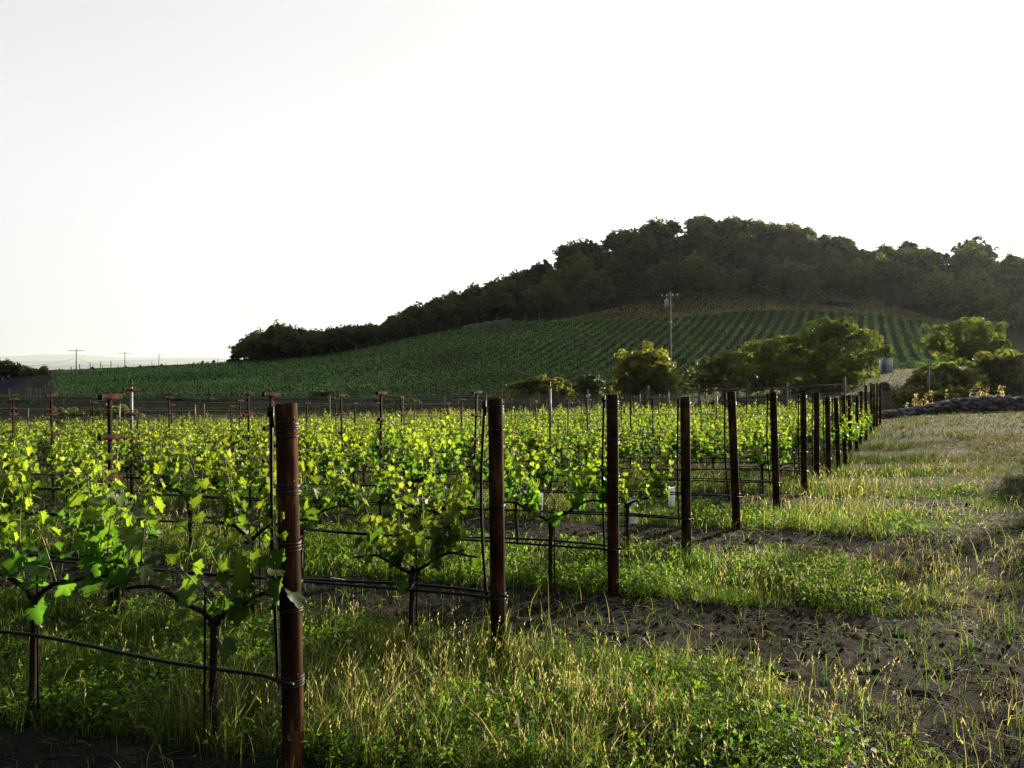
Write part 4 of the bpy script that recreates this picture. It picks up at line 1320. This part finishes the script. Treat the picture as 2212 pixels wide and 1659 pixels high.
for q in range(4):
    N = len(Pq)
    sp_ = np.interp(1106 + F22 * Pq[:, 0] / Pq[:, 1], [1000, 1600], [.40, .25])
    C = np.stack([Pq[:, 0] + r.normal(0, 1, N) * sp_, Pq[:, 1] + r.normal(0, 1, N) * sp_, gz + r.uniform(.25, 1.05, N)], -1)
    nn = r.normal(0, 1, (N, 3)) + [0, 0, .4]; nn /= np.linalg.norm(nn, axis=1, keepdims=True)
    col = np.array([.032, .066, .048]) * r.uniform(.35, 2.0, (N, 1)) * dens_n[:, None]
    rot_quads(mb, C, nn, r.uniform(.10, .24, N), col, r)
tag(obj("hillside_vines", mb.mesh("hillside_vines", M_VINELEAF)), "rows of shaded green vines climbing the hillside below the wood", "grapevines", None, "stuff")
mb = MB(); mb.tube([[0, 0, -.2], [0, 0, 1.9]], .06, 5); HST = mb.mesh("hillside_stake", M_STAKE)
LABH = "thin dark trellis stake among the vines on the shaded hillside"
cnt = 0; sel = []
for q in np.arange(-255, 100, 4.6):
    for tq in np.arange(70, 320, 8.5):
        p = q * hq + (tq + r.uniform(-1, 1)) * g
        u = 1106 + F22 * p[0] / p[1]
        base = np.interp(u, [0, 1300, 1600, 1850, 2212], [124, 124, 112, 106, 106])
        if base < p[1] < 206 and 110 < u < 1720: sel.append(p)
r.shuffle(sel)
for p in sel[:165]:
    o = obj("hillside_stake", HST, None, (p[0], p[1], ground_at(p[0], p[1])), (r.normal(0, .03), r.normal(0, .03), 0))
    o.scale = (1, 1, r.uniform(.8, 1.25))
    tag(o, LABH, "stake", "trellis stakes on the hillside")

# ------------------------------------------------------------------ fences
def fence(name, label, pts, ph, pr, rails=(), mesh=True, hts=None, wires=6, step=.3, group=None, square=False):
    """pts: ground positions of the posts"""
    P0 = np.array(pts[0] + (ground_at(*pts[0]),))
    t = thing(name, label, "fence", tuple(P0), 0, group)
    tops = []
    for i, (x, y) in enumerate(pts):
        g_ = ground_at(x, y); h = ph if hts is None else hts[i]
        mb = MB(); b_ = np.array([x, y, g_]) - P0
        lean = rng.normal(0, .012, 2)
        mb.tube([b_ - [0, 0, .3], b_ + [lean[0] * .5, lean[1] * .5, h * .5], b_ + [lean[0], lean[1], h]], pr, 4 if square else 9)
        obj("fence_post", mb.mesh("fence_post", M_WOOD, not square), t)
        tops.append((b_, h))
    if mesh:
        mb = MB()
        for (a, ha), (c, hc) in zip(tops[:-1], tops[1:]):
            L = np.linalg.norm(c - a); nx_ = max(2, int(L / step))
            for w in range(wires):
                f = (w + .5) / wires
                A = a + [0, 0, ha * f]; B = c + [0, 0, hc * f]
                mb.tube([A, (A + B) / 2 - [0, 0, .015], B], .0035, 3, cap=False)
            for w in range(nx_):
                f = w / nx_; A = a + (c - a) * f
                mb.tube([A, A + [0, 0, (ha + (hc - ha) * f) * .98]], .0025, 3, cap=False)
        o = obj("wire_mesh", mb.mesh("wire_mesh", M_WIRE), t)
    for (i, f0, f1) in rails:
        (a, ha), (c, hc) = tops[i], tops[i + 1]
        mb = MB(); mb.tube([a + [0, -.05, ha * f0], c + [0, -.05, hc * f1]], .05, 6)
        obj("rail", mb.mesh("rail", M_WOOD, True), t)
    return t


# deer fence behind the block: columns from right to left, with depth
cols = [(2330, 45, 770), (2209, 46.5, 775), (2005, 48, 790), (1824, 49.5, 815), (1700, 50.5, 826), (1618, 51, 827), (1510, 51.5, 830), (1399, 52, 833), (1270, 53, 842), (1165, 54, 848),
        (1050, 55, 852), (960, 56, 856), (870, 57, 858), (712, 58, 858), (590, 59, 868), (440, 60, 872), (250, 61, 876), (60, 62, 882), (-150, 63, 885)]
fp, fh = [], []
for (u, d, v) in cols:
    X, Y, Z = wpt(u, v, d); fp.append((X, Y)); fh.append(max(1.2, Z - ground_at(X, Y)))
fence("deer_fence", "tall wooden post and wire deer fence running behind the vine block", fp, 2.3, .075, [(3, .78, .8), (4, .78, .8), (5, .78, .8), (6, .55, .55), (8, .5, .5)], True, fh, 8, .35)
# fence along the top of the hillside vines
us = [505, 545, 580, 625, 662, 708, 755, 800, 846, 876, 905, 950, 990, 1030, 1075, 1105, 1135, 1165, 1200, 1235, 1265, 1300, 1345, 1370, 1400, 1455, 1482, 1542, 1600, 1655, 1720, 1765, 1842, 1905, 1962, 2030, 2085, 2180]
fp = []
for u in us:
    d = 211 + (4 if u < 900 else 0); fp.append(((u - 1106) / F22 * d, d))
fence("boundary_fence", "pale post and wire fence along the top of the hillside vineyard", fp, 2.3, .09, [(16, .85, .85), (17, .85, .85), (24, .8, .8), (25, .8, .8)], True, None, 3, 4.0)
# fence beside the road on the left
fp = []
for (u, d) in [(-20, 84), (20, 90), (59, 97), (66, 103), (78, 109), (87, 116), (98, 122), (106, 132), (113, 142), (124, 154), (137, 168), (154, 184), (172, 200), (195, 210), (217, 214), (240, 216)]:
    fp.append(((u - 1106) / F22 * d, d))
fence("roadside_fence", "tall dark post and mesh fence beside the road at the far left", fp, 2.5, .10, [], True, None, 5, 1.2)
# small braces of posts and rail
def brace(u0, u1, v_top, v_bot, d, lab):
    a = wpt(u0, 0, d); c = wpt(u1, 0, d); h = (v_bot - v_top) / F22 * d
    t = thing("brace_frame", lab, "fence brace", (a[0], d, ground_at(a[0], d)), 0, "timber fence braces")
    L = c[0] - a[0]; dz = ground_at(c[0], d) - ground_at(a[0], d)
    for xx, zz in ((0, 0), (L, dz)):
        mb = MB(); mb.tube([[xx, 0, zz - .2], [xx, 0, zz + h]], .09, 7); obj("fence_post", mb.mesh("fence_post", M_WOOD, True), t)
    mb = MB(); mb.tube([[0, -.05, h * .86], [L, -.05, h * .86 + dz]], .07, 6); obj("rail", mb.mesh("rail", M_WOOD, True), t)
brace(98, 118, 830, 852, 128, "small timber brace by the roadside fence at far left")
brace(790, 868, 832, 856, 112, "long low timber brace standing at the foot of the hillside vines")
brace(112, 137, 842, 858, 100, "dark timber brace in front of the roadside fence")
brace(770, 798, 735, 752, 205, "timber brace at the fence corner on the low left ridge")

# ------------------------------------------------------------------ poles
def pole(label, u, v_top, d, h, arm, lean=0, trans=False, rz=0.0):
    X, Y, Z = wpt(u, v_top, d)
    g_ = max(ground_at(X, Y), Z - h - 3)
    H = Z - g_
    t = thing("utility_pole", label, "utility pole", (X, Y, g_), rz)
    mb = MB(); mb.tube([[0, 0, -1], [lean * .5, 0, H * .5], [lean, 0, H]], [.17, .15, .12], 9); obj("pole_shaft", mb.mesh("pole_shaft", M_WOOD, True), t)
    mb = MB(); mb.box((lean, -.12, H - .45), (arm, .12, .14)); obj("crossarm", mb.mesh("crossarm", M_WOOD), t)
    for q in (-.47, -.2, .2, .47):
        mb = MB(); mb.tube([[lean + q * arm, -.12, H - .39], [lean + q * arm, -.12, H - .30], [lean + q * arm, -.12, H - .18]], [.05, .07, .04], 7)
        obj("insulator", mb.mesh("insulator", M_GREYMETAL, True), t)
    return t, H, g_


tp, H, g_ = pole("wooden utility pole with a grey transformer in front of the hillside vines", 1447, 632, 82, 10.5, 1.7, 0, rz=R(-22))
mb = MB(); n = 14; mb.tube([[-.36, 0, H - 1.55], [-.36, 0, H - 1.5], [-.36, 0, H - .80], [-.36, 0, H - .76]], [.20, .24, .24, .19], n)
tr = obj("transformer", mb.mesh("transformer", M_GREYMETAL, True), tp)
mb = MB(); mb.tube([[-.36, 0, H - .76], [-.36, 0, H - .55]], [.05, .03], 7); mb.tube([[-.36, 0, H - .62], [-.3, -.1, H - .45]], .015, 5)
obj("bushing", mb.mesh("bushing", M_WHITE, True), tr)
mb = MB(); mb.tube([[0, .02, H - .9], [1.05, .1, H - 2.9], [2.6, .3, H - 7.2]], .018, 5)
gy = obj("guy_wire", mb.mesh("guy_wire", M_WIRE, True), tp)
mb = MB(); mb.tube([[.98, .09, H - 2.75], [1.12, .11, H - 3.05]], .06, 6); obj("insulator", mb.mesh("insulator", M_WHITE, True), gy)
mb = MB(); mb.box((.10, -.12, H - 3.2), (.25, .08, .2)); obj("meter_box", mb.mesh("meter_box", M_GREYMETAL), tp)
p1, H1, g1 = pole("tallest of the thin utility poles on the left skyline", 165, 755, 235, 11, 5.0)
p2, H2, g2 = pole("middle thin utility pole on the left skyline", 270, 761, 300, 11, 4.8)
p3, H3, g3 = pole("rightmost thin leaning utility pole on the left skyline", 342, 765, 380, 11, 4.2, .5)


def power_line(lab, A, B, sag, rad):
    A, B = np.array(A), np.array(B); t = np.linspace(0, 1, 30)
    P = A + (B - A) * t[:, None]; P[:, 2] -= sag * 4 * t * (1 - t)
    mb = MB(); mb.tube(P, rad, 4, cap=False)
    tag(obj("power_line", mb.mesh("power_line", M_DWIRE)), lab, "power line", "power lines")
power_line("power line sagging in from the left edge to the tallest left pole", wpt(-260, 752, 190), wpt(160, 776, 235), 3.5, .035)
power_line("power line sagging between the tallest and the middle left poles", wpt(170, 776, 235), wpt(268, 782, 300), 1.6, .035)
power_line("power line sagging between the middle and the leaning left poles", wpt(272, 782, 300), wpt(341, 784, 380), 1.8, .035)
power_line("long power line running left across the wood from the transformer pole", wpt(1427, 634, 81.5), wpt(480, 674, 195), 1.0, .022)

# ------------------------------------------------------------------ rubble wall, boulder, cabinet
def stones(n, path, w, h, s0, s1, seed):
    r = np.random.default_rng(seed); mb = MB()
    path = np.array(path, float)
    ico = []
    phi = (1 + 5**.5) / 2
    IV = np.array([[-1, phi, 0], [1, phi, 0], [-1, -phi, 0], [1, -phi, 0], [0, -1, phi], [0, 1, phi], [0, -1, -phi], [0, 1, -phi], [phi, 0, -1], [phi, 0, 1], [-phi, 0, -1], [-phi, 0, 1]]) / 1.9
    IF = np.array([[0, 11, 5], [0, 5, 1], [0, 1, 7], [0, 7, 10], [0, 10, 11], [1, 5, 9], [5, 11, 4], [11, 10, 2], [10, 7, 6], [7, 1, 8], [3, 9, 4], [3, 4, 2], [3, 2, 6], [3, 6, 8], [3, 8, 9], [4, 9, 5], [2, 4, 11], [6, 2, 10], [8, 6, 7], [9, 8, 1]])
    for i in range(n):
        f = r.uniform(0, len(path) - 1); k = int(f); c = path[k] + (path[min(k + 1, len(path) - 1)] - path[k]) * (f - k)
        hh = np.interp(f, range(len(path)), h)
        zz = r.uniform(0, 1) ** .8 * hh; ww = w * (1 - .65 * zz / max(h))
        o = r.normal(0, .5, 2) * ww
        x_, y_ = c[0] + o[0], c[1] + o[1]
        V = IV * (1 + r.normal(0, .14, (12, 1))) * r.uniform(s0, s1) * np.array([r.uniform(.8, 1.4), r.uniform(.7, 1.2), r.uniform(.5, .9)])
        a = r.uniform(0, 6.28); ca, sa = math.cos(a), math.sin(a); V = V @ np.array([[ca, sa, 0], [-sa, ca, 0], [0, 0, 1]])
        mb.add(V + [x_, y_, ground_at(x_, y_) + zz + .02], IF, 0)
    return mb


mb = stones(2400, [wpt(1560, 0, 42)[:2], wpt(1880, 0, 40)[:2], wpt(1980, 0, 40)[:2], wpt(2080, 0, 40)[:2], wpt(2160, 0, 39)[:2], wpt(2260, 0, 38.5)[:2], wpt(2500, 0, 38)[:2]], .6, [.2, .25, .35, .62, .66, .48, .4], .07, .17, 3)
tag(obj("rubble_wall", mb.mesh("rubble_wall", M_STONE)), "long heap of grey fieldstones along the far end of the track", "stone wall")
mb = stones(120, [wpt(1000, 0, 209)[:2], wpt(1100, 0, 210)[:2]], .8, [.7, .9], .3, .7, 5)
tag(obj("stone_row", mb.mesh("stone_row", M_STONE)), "row of pale stones on the upper left edge of the hillside vineyard", "stone row")
mb = stones(90, [wpt(1770, 0, 214)[:2], wpt(1840, 0, 214)[:2]], 1.0, [1.2, 1.0], .3, .7, 6)
tag(obj("stone_pile", mb.mesh("stone_pile", M_DARKSTONE)), "dark stone pile at the top right edge of the hillside vineyard", "stone pile")
r = np.random.default_rng(12); th = np.linspace(0, 2 * np.pi, 16, endpoint=False); X, Y, _ = wpt(1910, 0, 62); mb = MB(); Vv = []
for z_, rr in ((-.2, .44), (.08, .48), (.3, .45), (.5, .37), (.62, .24), (.66, .05)):
    Vv.append(np.stack([rr * np.cos(th) * (1 + .12 * np.sin(3 * th + 1) + r.normal(0, .04, 16)), .8 * rr * np.sin(th), z_ + .06 * np.cos(2 * th)], -1))
i = np.arange(5)[:, None]; j = np.arange(16)[None]
mb.add(np.concatenate(Vv), np.stack([i * 16 + j, i * 16 + (j + 1) % 16, (i + 1) * 16 + (j + 1) % 16, (i + 1) * 16 + j], -1).reshape(-1, 4))
tag(obj("boulder", mb.mesh("boulder", M_DARKSTONE), None, (X, Y, ground_at(X, Y))), "dark boulder in the grass under the large layered oak's right side", "boulder")
X, Y, Z = wpt(1914, 804, 88); t = thing("equipment_cabinet", "white upright cabinet standing behind the large oak's right branches", "cabinet", (X, Y, ground_at(X, Y)), R(-12))
mb = MB()
hc = 1.75
mb.box((0, 0, hc / 2), (1.25, .8, hc)); mb.box((0, 0, hc + .035), (1.33, .9, .07)); obj("body", mb.mesh("body", M_CAB), t)
mb = MB(); mb.box((.28, -.415, hc * .5), (.56, .03, hc * .92)); d_ = obj("door", mb.mesh("door", M_CAB), t)
for q in range(5):
    mb = MB(); mb.box((.28, -.435, .25 + q * .31), (.50, .012, .018)); obj("door_rib", mb.mesh("door_rib", M_CABD), d_)
mb = MB(); mb.box((-.30, -.405, hc * .5), (.5, .012, hc * .9)); obj("shaded_opening", mb.mesh("shaded_opening", M_CABD), t)  # flat dark sheet on the closed box, its colour painted as a shaded opening

# tall dry weeds near the fence and on the rubble
def weeds(name, label, pts, h0, h1, n, spread, col, seed, stemw=.012):
    r = np.random.default_rng(seed); mb = MB()
    for (x, y) in pts:
        for q in range(n):
            xx, yy = x + r.normal(0, spread), y + r.normal(0, spread * .6); g_ = ground_at(xx, yy); h = r.uniform(h0, h1)
            ln_ = r.normal(0, .12, 2)
            mb.tube([[xx, yy, g_], [xx + ln_[0] * h * .4, yy + ln_[1] * h * .4, g_ + h * .6], [xx + ln_[0] * h, yy + ln_[1] * h, g_ + h]], [stemw, stemw * .8, stemw * .4], 4, 0, False, np.array(col) * r.uniform(.6, 1.2))
            m_ = 26; C = np.stack([xx + ln_[0] * h * .8 + r.normal(0, .06, m_), yy + ln_[1] * h * .8 + r.normal(0, .06, m_), g_ + h * r.uniform(.45, 1.05, m_)], -1)
            nn = r.normal(0, 1, (m_, 3)); nn /= np.linalg.norm(nn, axis=1, keepdims=True)
            rot_quads(mb, C, nn, r.uniform(.015, .045, m_), np.array(col) * r.uniform(.6, 1.3, (m_, 1)), r)
    return tag(obj(name, mb.mesh(name, M_GRASS)), label, "weeds")


weeds("dry_weeds", "pale dry weed stalks standing on the rubble wall at the right", [wpt(2125, 0, 42)[:2], wpt(2160, 0, 42.5)[:2], wpt(1995, 0, 41)[:2]], .5, 1.25, 9, .35, (.16, .14, .105), 5)
weeds("dry_weeds", "cluster of tall dry pinkish weeds before the deer fence", [wpt(950, 0, 44)[:2], wpt(975, 0, 44)[:2], wpt(930, 0, 43)[:2], wpt(1000, 0, 44)[:2]], .6, 1.2, 16, .5, (.13, .105, .08), 6)
weeds("dry_weeds", "tall dry weeds before the deer fence left of the others", [wpt(760, 0, 43)[:2], wpt(800, 0, 44)[:2], wpt(840, 0, 43)[:2]], .4, .9, 14, .6, (.13, .11, .07), 7)
weeds("dry_weeds", "tawny dry brush at the foot of the golden bush", [wpt(1400, 0, 55)[:2], wpt(1440, 0, 55)[:2], wpt(1470, 0, 56)[:2], wpt(1330, 0, 55)[:2]], .6, 1.3, 22, .7, (.12, .095, .06), 8)

# ------------------------------------------------------------------ haze
HAZE = 0.00003
mb = MB(); mb.box((0, 24500, 750), (80000, 55000, 1800))
mh = bpy.data.materials.new("thin_evening_air"); mh.use_nodes = True
nt = mh.node_tree
nt.nodes.remove(nt.nodes["Principled BSDF"])
pv = nt.nodes.new("ShaderNodeVolumePrincipled")
pv.inputs["Color"].default_value = (.84, .93, 1.0, 1)
pv.inputs["Density"].default_value = HAZE
pv.inputs["Anisotropy"].default_value = .55
nt.links.new(pv.outputs[0], nt.nodes["Material Output"].inputs["Volume"])
hz = obj("haze", mb.mesh("haze", mh))
tag(hz, kind="stuff")
